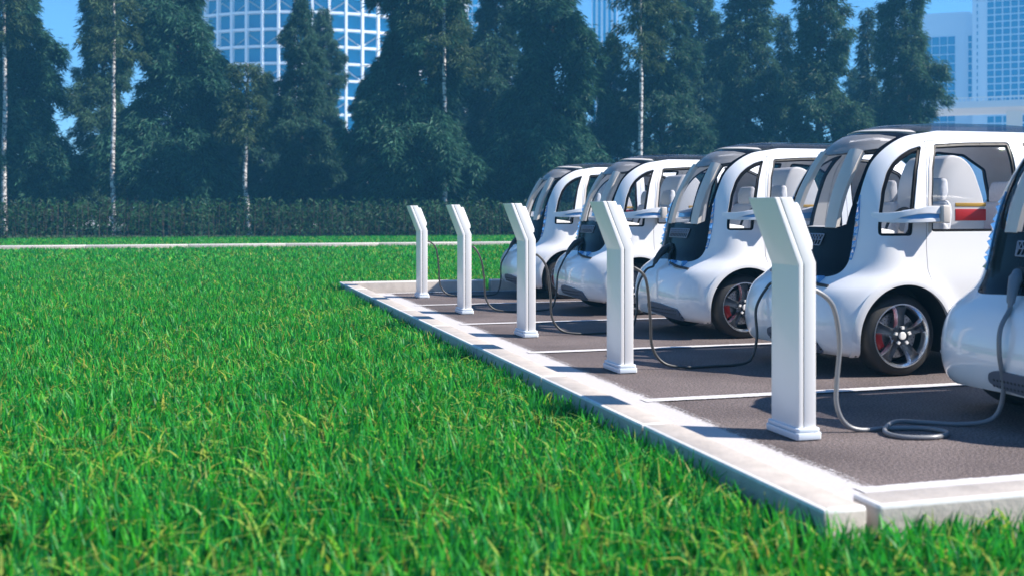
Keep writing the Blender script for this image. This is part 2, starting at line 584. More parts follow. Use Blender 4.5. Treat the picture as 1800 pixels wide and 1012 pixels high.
def round_poly(poly, r, k=5):
    """round the corners of a polygon with radius about r"""
    P = [np.array(p, float) for p in poly]
    out = []
    n = len(P)
    for i in range(n):
        a, p, b_ = P[i - 1], P[i], P[(i + 1) % n]
        da, db = a - p, b_ - p
        la, lb = np.linalg.norm(da), np.linalg.norm(db)
        t = min(r, .45 * la, .45 * lb)
        s, e = p + da / la * t, p + db / lb * t
        for j in range(k + 1):
            u = j / k
            out.append((1 - u) ** 2 * s + 2 * u * (1 - u) * p + u * u * e)
    return np.array(out)

def inset(poly, d):
    """move a simple polygon inwards by d"""
    P = np.asarray(poly, float)
    area = .5 * np.sum(P[:, 0] * np.roll(P[:, 1], -1) - np.roll(P[:, 0], -1) * P[:, 1])
    if area < 0: P = P[::-1]
    T = np.roll(P, -1, 0) - np.roll(P, 1, 0)
    L = np.linalg.norm(T, axis=1)[:, None] + 1e-9
    Nn = np.stack([-T[:, 1], T[:, 0]], 1) / L
    return P + Nn * d

def panel(name, outer, holes=(), thick=0.022, off=0.0, step=0.034, mats=(), parent=None, rim=True, bulge=None):
    """a piece of the body skin: outline and holes in (U,V), laid on S, with a thickness inwards"""
    loops = [resample(outer, step * .7)] + [resample(h_, step * .7) for h_ in holes]
    pts = np.vstack(loops)
    edges = []
    s0 = 0
    for L in loops:
        n = len(L); edges += [(s0 + i, s0 + (i + 1) % n) for i in range(n)]; s0 += n
    lo, hi = loops[0].min(0), loops[0].max(0)
    gx, gy = np.meshgrid(np.arange(lo[0] + step / 2, hi[0], step), np.arange(lo[1] + step / 2, hi[1], step))
    gx, gy = gx.ravel(), gy.ravel()
    ins = pip(gx, gy, loops[0])
    for L in loops[1:]: ins &= ~pip(gx, gy, L)
    G = np.stack([gx[ins], gy[ins]], 1)
    if len(G):
        dmin = np.full(len(G), 9.)
        for i in range(0, len(pts), 200):
            dmin = np.minimum(dmin, np.sqrt(((G[:, None] - pts[None, i:i + 200]) ** 2).sum(-1)).min(1))
        G = G[dmin > step * .45]
    allp = np.vstack([pts, G])
    v2, e2, f2, *_ = delaunay_2d_cdt([Vector((float(a), float(c))) for a, c in allp], edges, [], 0, 1e-6)
    v2 = np.array([tuple(v) for v in v2])
    F = np.array([tuple(f) for f in f2])
    cen = v2[F].mean(1)
    k = pip(cen[:, 0], cen[:, 1], loops[0])
    for L in loops[1:]: k &= ~pip(cen[:, 0], cen[:, 1], L)
    F = F[k]
    U, V = v2[:, 0], v2[:, 1]
    P = S(U, V)
    e = 2e-3
    du = S(U + e, V) - S(U - e, V); dv = S(U, np.minimum(V + e, 1.899)) - S(U, np.maximum(V - e, 0))
    nn = np.cross(du, dv)
    nn /= np.linalg.norm(nn, axis=1)[:, None] + 1e-12
    o_ = P - np.array([.9, 0, .75])
    if np.mean(np.sum(nn * o_, 1)) < 0: nn = -nn
    P = P + nn * off
    if bulge is not None: P = P + nn * bulge(U, V)[:, None]
    # orient the faces outwards
    fn = np.cross(P[F[:, 1]] - P[F[:, 0]], P[F[:, 2]] - P[F[:, 0]])
    fl = np.sum(fn * nn[F[:, 0]], 1) < 0
    F[fl] = F[fl][:, ::-1]
    if thick == 0:
        me = mesh_np(name, P, F); smooth(me, 60)
        return link(name, me, parent, mats)
    n = len(P)
    verts = np.vstack([P, P - nn * thick])
    faces = [tuple(f) for f in F] + [tuple(f[::-1] + n) for f in F]
    mi = [0] * len(F) + [1 if len(mats) > 1 else 0] * len(F)
    if rim:
        cnt = {}
        for f in F:
            for i in range(3):
                a, c = int(f[i]), int(f[(i + 1) % 3])
                cnt[(a, c)] = 1
        for (a, c) in list(cnt):
            if (c, a) not in cnt:
                faces.append((a, a + n, c + n, c)); mi.append(0)
    me = mesh_np(name, verts, faces)
    me.polygons.foreach_set('material_index', mi)
    smooth(me, 42)
    return link(name, me, parent, mats)

def mirU(poly):
    return [(-u, v) for u, v in poly][::-1]

def side_pts(xz, sg=-1):
    return [UV_side(x, z, sg) for x, z in xz]

ARCH_R = 0.385
def arch_uv(cx, sg=-1):
    """wheel-arch opening from the rear foot over the top to the front foot"""
    a0 = math.asin((0.152 - 0.30) / ARCH_R)
    A = np.linspace(a0, math.pi - a0, 60)
    return [tuple(p) for p in UV_arr([(cx + ARCH_R * math.cos(a), 0.30 + ARCH_R * math.sin(a)) for a in A], sg)]

# side openings, in side view (x, z)
WIN_A = [(-.165, 1.035), (-.16, 1.10), (-.14, 1.22), (-.095, 1.38), (-.03, 1.51), (.03, 1.585), (.10, 1.64), (.19, 1.688), (.295, 1.718),
         (.25, 1.65), (.195, 1.53), (.157, 1.38), (.118, 1.20), (.092, 1.035)]
WIN_D = [(.258, 1.065), (.278, 1.31), (.318, 1.54), (.395, 1.728), (.70, 1.748), (1.10, 1.758), (1.075, 1.45), (1.07, 1.065)]
WIN_R = [(1.20, 1.065), (1.195, 1.40), (1.215, 1.755), (1.52, 1.735), (1.80, 1.60), (1.90, 1.35), (1.92, 1.085)]
DOORP = [(.335, 1.752), (.268, 1.54), (.240, 1.32), (.222, 1.12), (.207, .95), (.206, .78), (.235, .68), (.29, .60), (.35, .545)]
def opening(xz, r=.03):
    return UV_arr(resample(round_poly(xz, r, 5), .016)).tolist()
BORDER = [(-.97, 1.655), (-.865, 1.615), (-.73, 1.57), (-.625, 1.46), (-.56, 1.345), (-.56, 1.23), (-.57, 1.115), (-.575, 1.0), (-.57, .88), (-.548, .79),
          (-.51, .705), (-.45, .655), (-.36, .64), (-.18, .655), (0, .665)]
BORDER_S = [tuple(p) for p in catmull(BORDER, 4)]
RAIL_V = 1.66
XDOOR0, XDOOR1 = 0.235, 1.22

def build_car():
    root = empty('microcar', (0, 0, 0))
    # ---- white body shell
    near_bottom = [(-UR, 0)] + arch_uv(1.85) + arch_uv(0.0) + [(-.70, .015), (-.58, .05), (-.42, .085), (-.2, .10), (0, .105)]
    far_bottom = [(-u, v) for u, v in near_bottom[:-1]][::-1]
    top_far = [(-u, v) for u, v in BORDER_S]                      # from the rail down to the centre
    outer = near_bottom + far_bottom + [(UR, RAIL_V)] + top_far + BORDER_S[::-1][1:] + [(-UR, RAIL_V)]
    # front seam of the door drops to the arch lip, follows it, then a straight sill
    ang = np.linspace(R(30), R(-12), 10)
    door_xz = DOORP + [(.0 + .455 * math.cos(a), .30 + .455 * math.sin(a)) for a in ang] + \
              [(.60, .185), (1.13, .185), (1.155, .40), (1.15, .80), (1.135, 1.1), (1.135, 1.40), (1.155, 1.788), (.70, 1.774)]
    holes = []
    for sgn in (0, 1):
        f = (lambda p: p) if sgn == 0 else mirU
        holes += [f(opening(WIN_A)), f(opening(WIN_R)), f(opening(inset(door_xz, -.003).tolist(), .012))]
    panel('body', outer, holes, thick=.03, mats=(PAINT, LINER), parent=root, step=.032)
    for sgn in (0, 1):
        f = (lambda p: p) if sgn == 0 else mirU
        d = panel('door', f(opening(inset(door_xz, .003).tolist(), .012)), [f(opening(WIN_D))], thick=.03, mats=(PAINT, LINER), parent=root)
        # raised lip round the wheel openings
        for cx in (0.0, 1.85):
            aa0 = math.asin((.165 - .30) / ARCH_R)
            A_ = np.linspace(aa0, math.pi - aa0, 60)
            lip = [(cx + (ARCH_R - .002) * math.cos(q), .30 + (ARCH_R - .002) * math.sin(q)) for q in A_] + [(cx + (ARCH_R + .05) * math.cos(q), .30 + (ARCH_R + .05) * math.sin(q)) for q in A_[::-1]]
            lip = [(x_, max(z_, .16)) for x_, z_ in lip]
            panel('arch_lip', f([tuple(p) for p in UV_arr(lip)]), thick=.03, off=.012, mats=(PAINT,), parent=root, step=.025)
        # windows: rubber frame and pane
        for W, par in ((WIN_A, root), (WIN_D, d), (WIN_R, root)):
            W = round_poly(W, .03).tolist()
            fr = panel('window', f(opening(inset(W, -.002).tolist(), .005)), [f(opening(inset(W, .020).tolist(), .03))], thick=.024, off=-.008, mats=(RUBBER,), parent=par, step=.03)
            pp = fr if par is root else par
            panel('pane', f(opening(inset(W, .012).tolist(), .005)), thick=0, off=-.016, mats=(CLEAR,), parent=pp, step=.05)
        # grey strip on the front edge of the door glass
        te = [(.262, 1.06), (.282, 1.31), (.322, 1.54), (.385, 1.715)]
        panel('door_trim', f(opening([(x - .030, z) for x, z in te] + [(x - .004, z) for x, z in te[::-1]], .002)),
              thick=.008, off=.004, mats=(SILVER,), parent=d, step=.03)
        # headlight: a strip of crystal facets along the black panel's edge
        e0 = [(-.562, 1.165), (-.568, 1.08), (-.572, 1.0), (-.572, .90), (-.556, .815)]
        e1 = [(-.580, .815), (-.612, .90), (-.618, 1.0), (-.605, 1.08), (-.572, 1.165)]
        bed = panel('headlight', f(e0 + e1), thick=.01, off=.003, mats=(LEDBACK,), parent=root, step=.02)
        bm = bmesh.new()
        rows = 9
        for i in range(rows):
            t0, t1 = i / rows, (i + 1) / rows
            va, vb = .825 + .325 * t0, .825 + .325 * t1
            ua = -.570; ub = -.612 + .035 * max(0, (i - 5) / 3) + .030 * max(0, (2 - i) / 2)
            q = [(ua, va), (ub, va + .004), (ub, vb), (ua, vb - .004)]
            if sgn: q = [(-u, v) for u, v in q]
            c3 = [S(u, v) for u, v in q]
            ctr = S((1 if sgn else -1) * (abs(ua + ub) / 2 + (.006 if i % 2 else -.008)), (va + vb) / 2 + (.008 if i % 2 else -.006))
            nrm = Vector((-.8, (.6 if sgn else -.6), 0.05 * (1 if i % 2 else -3))).normalized()
            ap = Vector(ctr) + nrm * .026
            bs = [bm.verts.new(Vector(p) + nrm * .004) for p in c3]
            tv = bm.verts.new(ap)
            for k in range(4): bm.faces.new((bs[k], bs[(k + 1) % 4], tv))
            bm.faces.new(bs[::-1])
        me = bpy.data.meshes.new('headlight_crystals')
        bmesh.ops.recalc_face_normals(bm, faces=bm.faces[:]); bm.to_mesh(me); bm.free()
        link('crystals', me, bed, [LED])
    # ---- black front panel below and around the windshield
    lower = [p for p in BORDER_S if p[1] <= 1.60 or p[0] > -.5]
    lo = inset([(u, v) for u, v in lower] + [(-u, v) for u, v in lower[::-1][1:]], .0)
    dome_top = 1.665
    blk_out = [(u + .004, v) for u, v in lower if u < 0] + [(0, .668)] + [(-u - .004, v) for u, v in lower[::-1] if u < 0]
    PANE_C = [(-.225, 1.455), (-.235, 1.20), (-.245, 1.005), (.245, 1.005), (.235, 1.20), (.225, 1.455), (.12, 1.435), (0, 1.43), (-.12, 1.435)]
    PILLAR = [(-.225, 1.46), (-.235, 1.20), (-.245, 1.0), (-.375, 1.0), (-.385, 1.20), (-.405, 1.45)]
    PANE_S = [(-.413, 1.45), (-.395, 1.20), (-.385, 1.02), (-.475, 1.02), (-.505, 1.12), (-.515, 1.25), (-.515, 1.345), (-.55, 1.44), (-.56, 1.465)]
    VISOR = [(-.60, 1.50), (-.56, 1.468), (-.413, 1.453), (-.12, 1.437), (.12, 1.437), (.413, 1.453), (.56, 1.468), (.60, 1.50),
             (.69, 1.575), (.80, 1.615), (.60, 1.655), (.3, 1.665), (0, 1.668), (-.3, 1.665), (-.60, 1.655), (-.80, 1.615), (-.69, 1.575)]
    top_line = [(.66, 1.62), (.3, 1.672), (0, 1.675), (-.3, 1.672), (-.66, 1.62)][:0]
    hole_mid = [(-.56, 1.466), (-.515, 1.345), (-.515, 1.25), (-.505, 1.12), (-.475, 1.02), (-.385, 1.005), (.385, 1.005), (.475, 1.02), (.505, 1.12), (.515, 1.25), (.515, 1.345), (.56, 1.466),
                (.66, 1.575), (.45, 1.62), (0, 1.64), (-.45, 1.62), (-.66, 1.575)]
    top_close = [(.60, 1.64), (.3, 1.672), (0, 1.676), (-.3, 1.672), (-.60, 1.64)]
    panel('front_panel', blk_out + top_close, [hole_mid], thick=.03, off=-.004, mats=(GLOSSBLACK, DARKPLASTIC), parent=root, step=.03)
    panel('windshield', PANE_C, thick=0, off=-.008, mats=(CLEARF,), parent=root, step=.04)
    for sgn in (0, 1):
        f = (lambda p: p) if sgn == 0 else mirU
        panel('windshield_pillar', f(PILLAR), thick=.035, off=-.003, mats=(SILVER,), parent=root, step=.03,
              bulge=lambda U, V: .018 * np.clip(1 - ((np.abs(U) - .31) / .085) ** 2, 0, 1))
        panel('side_windshield', f(PANE_S), thick=0, off=-.010, mats=(CLEARF,), parent=root, step=.04)
    panel('visor', [(-.555, 1.463), (-.413, 1.448), (-.12, 1.432), (.12, 1.432), (.413, 1.448), (.555, 1.463), (.665, 1.578), (.45, 1.625), (0, 1.645), (-.45, 1.625), (-.665, 1.578)],
          thick=0, off=-.006, mats=(SMOKE,), parent=root, step=.04)
    # inner roof bows that show through the smoked visor
    for V0, V1, hw in ((1.455, 1.475, .56), (1.54, 1.565, .50)):
        panel('roof_bow', [(-hw, V0), (0, V0 - .012), (hw, V0), (hw, V1), (0, V1 - .012), (-hw, V1)], thick=.02, off=-.02, mats=(DARKPLASTIC,), parent=root, step=.03)
    panel('roof_header', [(-.80, 1.622), (-.60, 1.645), (0, 1.68), (.60, 1.645), (.80, 1.622), (.72, 1.66), (.4, 1.70), (0, 1.715), (-.4, 1.70), (-.72, 1.66)],
          thick=.02, off=.004, mats=(SILVER,), parent=root, step=.03)
    # ---- roof
    n_u, rows = 240, []
    Us = np.linspace(-UR, UR, n_u)
    vv = []
    for k in range(9):
        t = k / 8
        base = np.where(np.abs(Us) < .97, 1.66 + .0 * Us, RAIL_V - .003)
        vv.append(base + (1.899 - base) * t)
    P = np.array([S(Us, v) for v in vv])
    P[:, :, 2] += .012 * np.linspace(0, 1, 9)[:, None] ** .5
    V = P.reshape(-1, 3); F = []
    for k in range(8):
        for i in range(n_u - 1):
            if k < 1 and abs(Us[i]) < .70: continue
            F.append((k * n_u + i, k * n_u + i + 1, (k + 1) * n_u + i + 1, (k + 1) * n_u + i))
    F.append(tuple(8 * n_u + i for i in range(n_u)))
    me = mesh_np('roof', V, F)
    bm = bmesh.new(); bm.from_mesh(me); bmesh.ops.remove_doubles(bm, verts=bm.verts, dist=1e-4)
    bmesh.ops.recalc_face_normals(bm, faces=bm.faces[:]); bm.to_mesh(me); bm.free(); smooth(me, 50)
    link('roof', me, root, [ROOFGLASS])
    # ---- grille meshes, bumper grille, tow loop, charging flap
    bm = bmesh.new()
    def bar(p, q, w=.004):
        Vt, Ft = tube_geo([S(*p) - np.array([.006, 0, 0]), S(*q) - np.array([.006, 0, 0])], w, 5)
        vsb = [bm.verts.new(v) for v in Vt]
        for f in Ft: bm.faces.new([vsb[i] for i in f])
    g = [(.205, .966), (-.255, .966), (-.215, .905), (.205, .905)]
    for i in range(4): bar(g[i], g[(i + 1) % 4], .005)
    bar((.205, .937), (-.235, .937), .004)
    for k in range(12):
        u = .205 - .038 * k
        bar((u, .966), (u - .019, .937), .0032); bar((u - .019, .937), (u, .905), .0032); bar((u - .019, .937), (u - .038, .966), .0032)
        if u - .038 > -.22: bar((u, .905), (u - .019, .937), .0032)
    link('vent_grille', bm_mesh('vent_grille', bm), root, [MESHGREY])
    bg_ = round_poly([(-.555, .09), (-.50, .205), (-.25, .235), (.0, .24), (.06, .22), (.07, .175), (.0, .15), (-.25, .13)], .03)
    bgo = panel('bumper_grille', bg_.tolist(), thick=.03, off=.020, mats=(GREYPLASTIC,), parent=root, step=.03)
    bm = bmesh.new()
    for i in range(19):
        u = .03 - .028 * i
        for v0 in (.155, .190):
            c = S(u - (.014 if v0 > .17 else 0), v0)
            nx = Vector((-1, u * .25, 0)).normalized()
            m4 = Matrix.Translation(Vector(c) + nx * .021) @ nx.to_track_quat('Z', 'Y').to_matrix().to_4x4()
            bmesh.ops.create_cone(bm, cap_ends=True, segments=6, radius1=.010, radius2=.006, depth=.006, matrix=m4)
    link('grille_stud', bm_mesh('grille_stud', bm), bgo, [DARKPLASTIC])
    loopP = [(.03, .79), (-.02, .73), (-.09, .665), (-.16, .63), (-.34, .58), (-.52, .545)]
    lp = [S(u, v) + np.array([-.035 if 0 < i < 5 else -.004, 0, 0.0]) for i, (u, v) in enumerate(loopP)]
    tl = tube('tow_loop', catmull(lp, 6), .013, DARKPLASTIC, root, 8)
    for u in (-.17, -.22, -.40):
        bm = bmesh.new()
        c = S(u, .60); bm_box(bm, c[0] - .03, c[0] + .03, c[1] - .012, c[1] + .012, c[2] - .02, c[2] + .035, .004)
        link('loop_bracket', bm_mesh('loop_bracket', bm), tl, [LEDBACK])
    c = S(.12, .80)
    bm = bmesh.new()
    nx = Vector((-1, 0, .35)).normalized()
    bmesh.ops.create_cone(bm, cap_ends=True, segments=24, radius1=.062, radius2=.052, depth=.05, matrix=Matrix.Translation(Vector(c)) @ nx.to_track_quat('Z', 'Y').to_matrix().to_4x4())
    link('charging_socket', bm_mesh('charging_socket', bm), root, [DARKPLASTIC])
    # ---- mirror arms
    for sg in (-1, 1):
        def W(x, z): return float(S(*UV_side(x, z, -1))[1]) * -1
        bm = bmesh.new()
        secs = []
        for x, zl, zh, o0, o1 in ((-.185, 1.14, 1.205, -.01, .004), (-.10, 1.135, 1.205, -.02, .022), (-.02, 1.175, 1.215, .0, .055), (.08, 1.195, 1.235, .03, .095), (.16, 1.20, 1.255, .04, .12), (.255, 1.195, 1.255, .05, .125)):
            wv = W(x, 1.17); secs.append([(x, sg * (wv + o0), zl), (x, sg * (wv + o1), zl), (x, sg * (wv + o1 - .006), zh), (x, sg * (wv + o0), zh)])
        def loft(secs):
            rings = [[bm.verts.new(p) for p in s_] for s_ in secs]
            for a, c in zip(rings[:-1], rings[1:]):
                for i in range(4): bm.faces.new((a[i], a[(i + 1) % 4], c[(i + 1) % 4], c[i]))
            bm.faces.new(rings[0][::-1]); bm.faces.new(rings[-1])
        loft(secs)
        secs = []
        for x, zl, zh, o0, o1 in ((-.095, 1.132, 1.165, -.01, .02), (.05, 1.132, 1.160, .02, .085), (.16, 1.135, 1.165, .03, .118), (.255, 1.14, 1.168, .04, .125)):
            wv = W(x, 1.17); secs.append([(x, sg * (wv + o0), zl), (x, sg * (wv + o1), zl), (x, sg * (wv + o1 - .004), zh), (x, sg * (wv + o0), zh)])
        loft(secs)
        bmesh.ops.recalc_face_normals(bm, faces=bm.faces[:])
        bmesh.ops.bevel(bm, geom=bm.edges[:], offset=.004, segments=2, affect='EDGES')
        arm = link('mirror_arm', bm_mesh('mirror_arm', bm, 30), root, [PAINT])
        bm = bmesh.new()                                     # blue recess between the two blades
        secs = []
        for x, zl, zh, o0, o1 in ((-.06, 1.155, 1.195, -.01, .016), (.08, 1.155, 1.205, .01, .078), (.16, 1.16, 1.21, .02, .105), (.25, 1.16, 1.21, .03, .112)):
            wv = W(x, 1.17); secs.append([(x, sg * (wv + o0), zl), (x, sg * (wv + o1), zl), (x, sg * (wv + o1), zh), (x, sg * (wv + o0), zh)])
        loft(secs)
        link('arm_recess', bm_mesh('arm_recess', bm, 30), arm, [ARMBLUE])
        bm = bmesh.new()
        wv = W(.28, 1.17)
        y0, y1 = sorted((sg * (wv + .005), sg * (wv + .145)))
        bm_box(bm, .257, .325, y0, y1, 1.13, 1.262, .010, 3)
        link('mirror_housing', bm_mesh('mirror_housing', bm), arm, [SILVER])
    # ---- wheels
    def make_wheel():
        w = empty('wheel_tmp')
        prof = [(.236, -.010), (.246, -.004), (.262, .0), (.285, .010), (.299, .030), (.305, .06), (.305, .15), (.299, .18), (.28, .20), (.24, .20), (.225, .17), (.225, .03)]
        # outer face looks to -y; y=0 is the tyre's outer face
        rim = lathe_y('wheel', [(.238, -.006), (.236, -.010), (.226, -.010), (.221, .0), (.214, .010), (.207, .055), (.205, .14), (.232, .17), (.238, .165), (.236, .02)], 72, CHROME, None, 30, close=True)
        lathe_y('tyre', prof, 72, TYRE, rim, 40, close=True)
        bm = bmesh.new()
        for k in range(5):
            a0 = math.pi / 2 + k * 2 * math.pi / 5
            def pt(r, s, y): return (r * math.cos(a0) - s * math.sin(a0), y, r * math.sin(a0) + s * math.cos(a0))
            st = [(.045, .034, .042, .004), (.10, .027, .038, .000), (.155, .030, .042, -.004), (.195, .038, .052, .000), (.222, .050, .060, .008)]
            top, low = [], []
            rings = []
            for r, wt, wb, y in st:
                rings.append([bm.verts.new(pt(r, -wb, y + .034)), bm.verts.new(pt(r, -wt, y + .004)), bm.verts.new(pt(r, -wt * .25, y + .010)), bm.verts.new(pt(r, wt * .25, y + .010)), bm.verts.new(pt(r, wt, y + .004)), bm.verts.new(pt(r, wb, y + .034))])
            for a, c in zip(rings[:-1], rings[1:]):
                for i in range(6):
                    fc = bm.faces.new((a[i], a[(i + 1) % 6], c[(i + 1) % 6], c[i]))
                    fc.material_index = 1 if i in (0, 4) else 0
            bm.faces.new(rings[0][::-1]); bm.faces.new(rings[-1])
        r_ = bmesh.ops.create_cone(bm, cap_ends=True, segments=40, radius1=.075, radius2=.055, depth=.03, matrix=Matrix.Translation((0, .004, 0)) @ Matrix.Rotation(R(90), 4, 'X'))
        for k in range(5):
            a0 = math.pi / 2 + k * 2 * math.pi / 5
            m4 = Matrix.Translation((.060 * math.cos(a0), -.016, .060 * math.sin(a0))) @ Matrix.Rotation(-a0, 4, 'Y')
            v_ = bmesh.ops.create_cube(bm, size=1, matrix=m4 @ Matrix.Diagonal((.021, .016, .021, 1)))
            for f in set(f for v in v_['verts'] for f in v.link_faces): f.material_index = 2
        link('spoke_star', bm_mesh('spoke_star', bm, 25), rim, [BLACKALLOY, CHROME, SHELLWHITE])  # five spokes, hub and lug nuts in one mesh
        lathe_y('hub_cap', [(0, -.024), (.024, -.023), (.029, -.018), (.030, -.004), (.0, -.004)], 32, SHELLWHITE, rim)
        # drilled disc: the drillings are dark plugs in its face
        bm = bmesh.new()
        pr_ = [(.05, .068), (.168, .068), (.168, .082), (.05, .082)]
        rings = [[bm.verts.new((r * math.cos(2 * math.pi * j / 48), y, r * math.sin(2 * math.pi * j / 48))) for r, y in pr_] for j in range(48)]
        for j in range(48):
            for i in range(4): bm.faces.new((rings[j][i], rings[j][(i + 1) % 4], rings[(j + 1) % 48][(i + 1) % 4], rings[(j + 1) % 48][i]))
        for j, r in enumerate((.105, .125, .145, .158)):
            for i in range(22):
                a0 = 2 * math.pi * (i + .5 * (j % 2)) / 22
                v_ = bmesh.ops.create_cone(bm, cap_ends=True, segments=6, radius1=.0042, radius2=.0042, depth=.004,
                                      matrix=Matrix.Translation((r * math.cos(a0), .0675, r * math.sin(a0))) @ Matrix.Rotation(R(90), 4, 'X'))
                for f in set(f for v in v_['verts'] for f in v.link_faces): f.material_index = 1
        link('brake_disc', bm_mesh('brake_disc', bm, 30), rim, [DISC, DARKPLASTIC])
        bm = bmesh.new()
        A = np.linspace(R(160), R(214), 12)
        out_ = [(.192 * math.cos(a), .192 * math.sin(a)) for a in A] + [(.135 * math.cos(a), .135 * math.sin(a)) for a in A[::-1]]
        prism(bm, out_, .040, .10, 'y', .004)
        link('caliper', bm_mesh('caliper', bm), rim, [RED])
        bm = bmesh.new()
        bmesh.ops.create_cone(bm, cap_ends=True, segments=40, radius1=.202, radius2=.202, depth=.004, matrix=Matrix.Translation((0, .135, 0)) @ Matrix.Rotation(R(90), 4, 'X'))
        link('backing_plate', bm_mesh('backing_plate', bm), rim, [DARKPLASTIC])
        bpy.data.objects.remove(w)
        return rim
    w0 = make_wheel()
    YW = .700
    ws = [w0] + [None] * 3
    for i, (x, sg) in enumerate(((0, -1), (1.85, -1), (0, 1), (1.85, 1))):
        o = w0 if i == 0 else copy_tree(w0)
        o.parent = root
        o.location = (x, sg * YW, .303)
        o.rotation_euler.z = 0 if sg < 0 else math.pi
        if i in (1, 2): o.rotation_euler.y = R(23)
    # ---- wheel housings and floor
    bm = bmesh.new()
    prism(bm, [(-.55, .27), (-.50, .50), (-.33, .72), (2.25, .72), (2.32, .25), (1.6, .20), (.45, .20), (.2, .33)], -.47, .47, 'y', .01)
    for cx in (0, 1.85):
        for sg in (-1, 1):
            A = np.linspace(R(-20), R(200), 26)
            prev = None
            for a in A:
                c_, s_ = math.cos(a), math.sin(a)
                row = [bm.verts.new((cx + r * c_, sg * y, .30 + r * s_)) for r, y in ((ARCH_R + .012, .46), (ARCH_R + .012, .735 - (.03 if c_ < -.6 and cx == 0 else 0)), (ARCH_R + .03, .735 - (.03 if c_ < -.6 and cx == 0 else 0)), (ARCH_R + .03, .46))]
                if prev:
                    for i in range(4): bm.faces.new((prev[i], prev[(i + 1) % 4], row[(i + 1) % 4], row[i]))
                prev = row
    link('underbody', bm_mesh('underbody', bm), root, [DARKPLASTIC])
    # ---- cabin
    bm = bmesh.new()
    prism(bm, [(-.30, .86), (-.27, 1.075), (-.05, 1.10), (.16, 1.07), (.26, .98), (.28, .74), (-.2, .74)], -.40, .40, 'y', .02)
    link('dashboard', bm_mesh('dashboard', bm), root, [SHELLWHITE])
    bm = bmesh.new()
    bm_box(bm, -.1, 2.15, -.60, .60, .725, .745)
    link('cabin_floor', bm_mesh('cabin_floor', bm), root, [LINER])
    def seat(x, y, name='seat'):
        bm = bmesh.new()
        prism(bm, [(x - .02, .76), (x - .03, .90), (x + .05, .93), (x + .44, .89), (x + .50, .80), (x + .46, .75)], y - .22, y + .22, 'y', .04, 3)
        prism(bm, [(x + .40, .86), (x + .50, .80), (x + .58, .95), (x + .62, 1.20), (x + .60, 1.30), (x + .54, 1.30), (x + .50, 1.16), (x + .46, .98)], y - .21, y + .21, 'y', .04, 3)
        prism(bm, [(x + .45, .95), (x + .53, .93), (x + .56, 1.10), (x + .50, 1.15)], y - .24, y - .16, 'y', .03, 3)
        prism(bm, [(x + .45, .95), (x + .53, .93), (x + .56, 1.10), (x + .50, 1.15)], y + .16, y + .24, 'y', .03, 3)
        o = link(name, bm_mesh(name, bm, 50), root, [SEATGREY])
        bm = bmesh.new()
        prism(bm, [(x + .545, 1.29), (x + .60, 1.28), (x + .64, 1.36), (x + .63, 1.47), (x + .58, 1.48), (x + .545, 1.40)], y - .13, y + .13, 'y', .03, 3)
        link('headrest', bm_mesh('headrest', bm, 50), o, [SEATGREY])
    seat(-.02, -.32); seat(-.02, .32); seat(1.15, -.30); seat(1.15, .30)
    # white moulded cabin shell with coloured bands, behind the front seats
    bm = bmesh.new()
    shp = [(x - .24, z) for x, z in [(1.02, 1.04), (1.00, 1.30), (1.03, 1.50), (1.12, 1.66), (1.26, 1.66), (1.37, 1.57), (1.44, 1.42), (1.49, 1.26), (1.49, 1.06)]]
    prism(bm, [tuple(p) for p in catmull(shp, 4)], -.08, .42, 'y', .02)
    sh = link('cabin_shell', bm_mesh('cabin_shell', bm, 50), root, [SHELLWHITE])
    for nm, z0, z1, m_ in (('shell_band', 1.255, 1.285, YELLOWBAND), ('shell_band', 1.14, 1.235, REDBAND)):
        bm = bmesh.new(); bm_box(bm, .96, 1.257, -.085, .425, z0, z1, .004)
        link(nm, bm_mesh(nm, bm), sh, [m_])
    # steering wheel
    V_, F_ = tube_geo(catmull([(.25 + .06 * math.sin(t), -.32 + .15 * math.cos(t), 1.10 + .14 * math.sin(t)) for t in np.linspace(0, 2 * math.pi, 24, endpoint=False)], 2, True), .012, 8, cap=False)
    n_ = len(V_) // 8
    F_ += [((n_ - 1) * 8 + j, (n_ - 1) * 8 + (j + 1) % 8, (j + 1) % 8, j) for j in range(8)]
    me = mesh_np('steering_wheel', V_, F_); smooth(me, 60)
    link('steering_wheel', me, root, [DARKPLASTIC])
    return root

car0 = build_car()
CAR_X = 5.05
CAR_Y = [5.2, 7.7, 10.2, 12.7, 15.2]
CARL = ['white microcar cut off by the right edge of the picture, grey plug in its nose',
        'white electric microcar right behind the nearest charging post, front wheel in full view',
        'white electric microcar in the middle of the row, nose right of second nearest post',
        'white electric microcar second from the far end, nose behind the middle charging post',
        'white electric microcar in the farthest bay, beside the far concrete kerb and lawn']
for i, y in enumerate(CAR_Y):
    o = car0 if i == 0 else copy_tree(car0)
    o.location = (CAR_X + (.06 if i == 2 else 0), y, 0)
    tag(o, CARL[i], 'car', 'white electric microcars parked in a row')

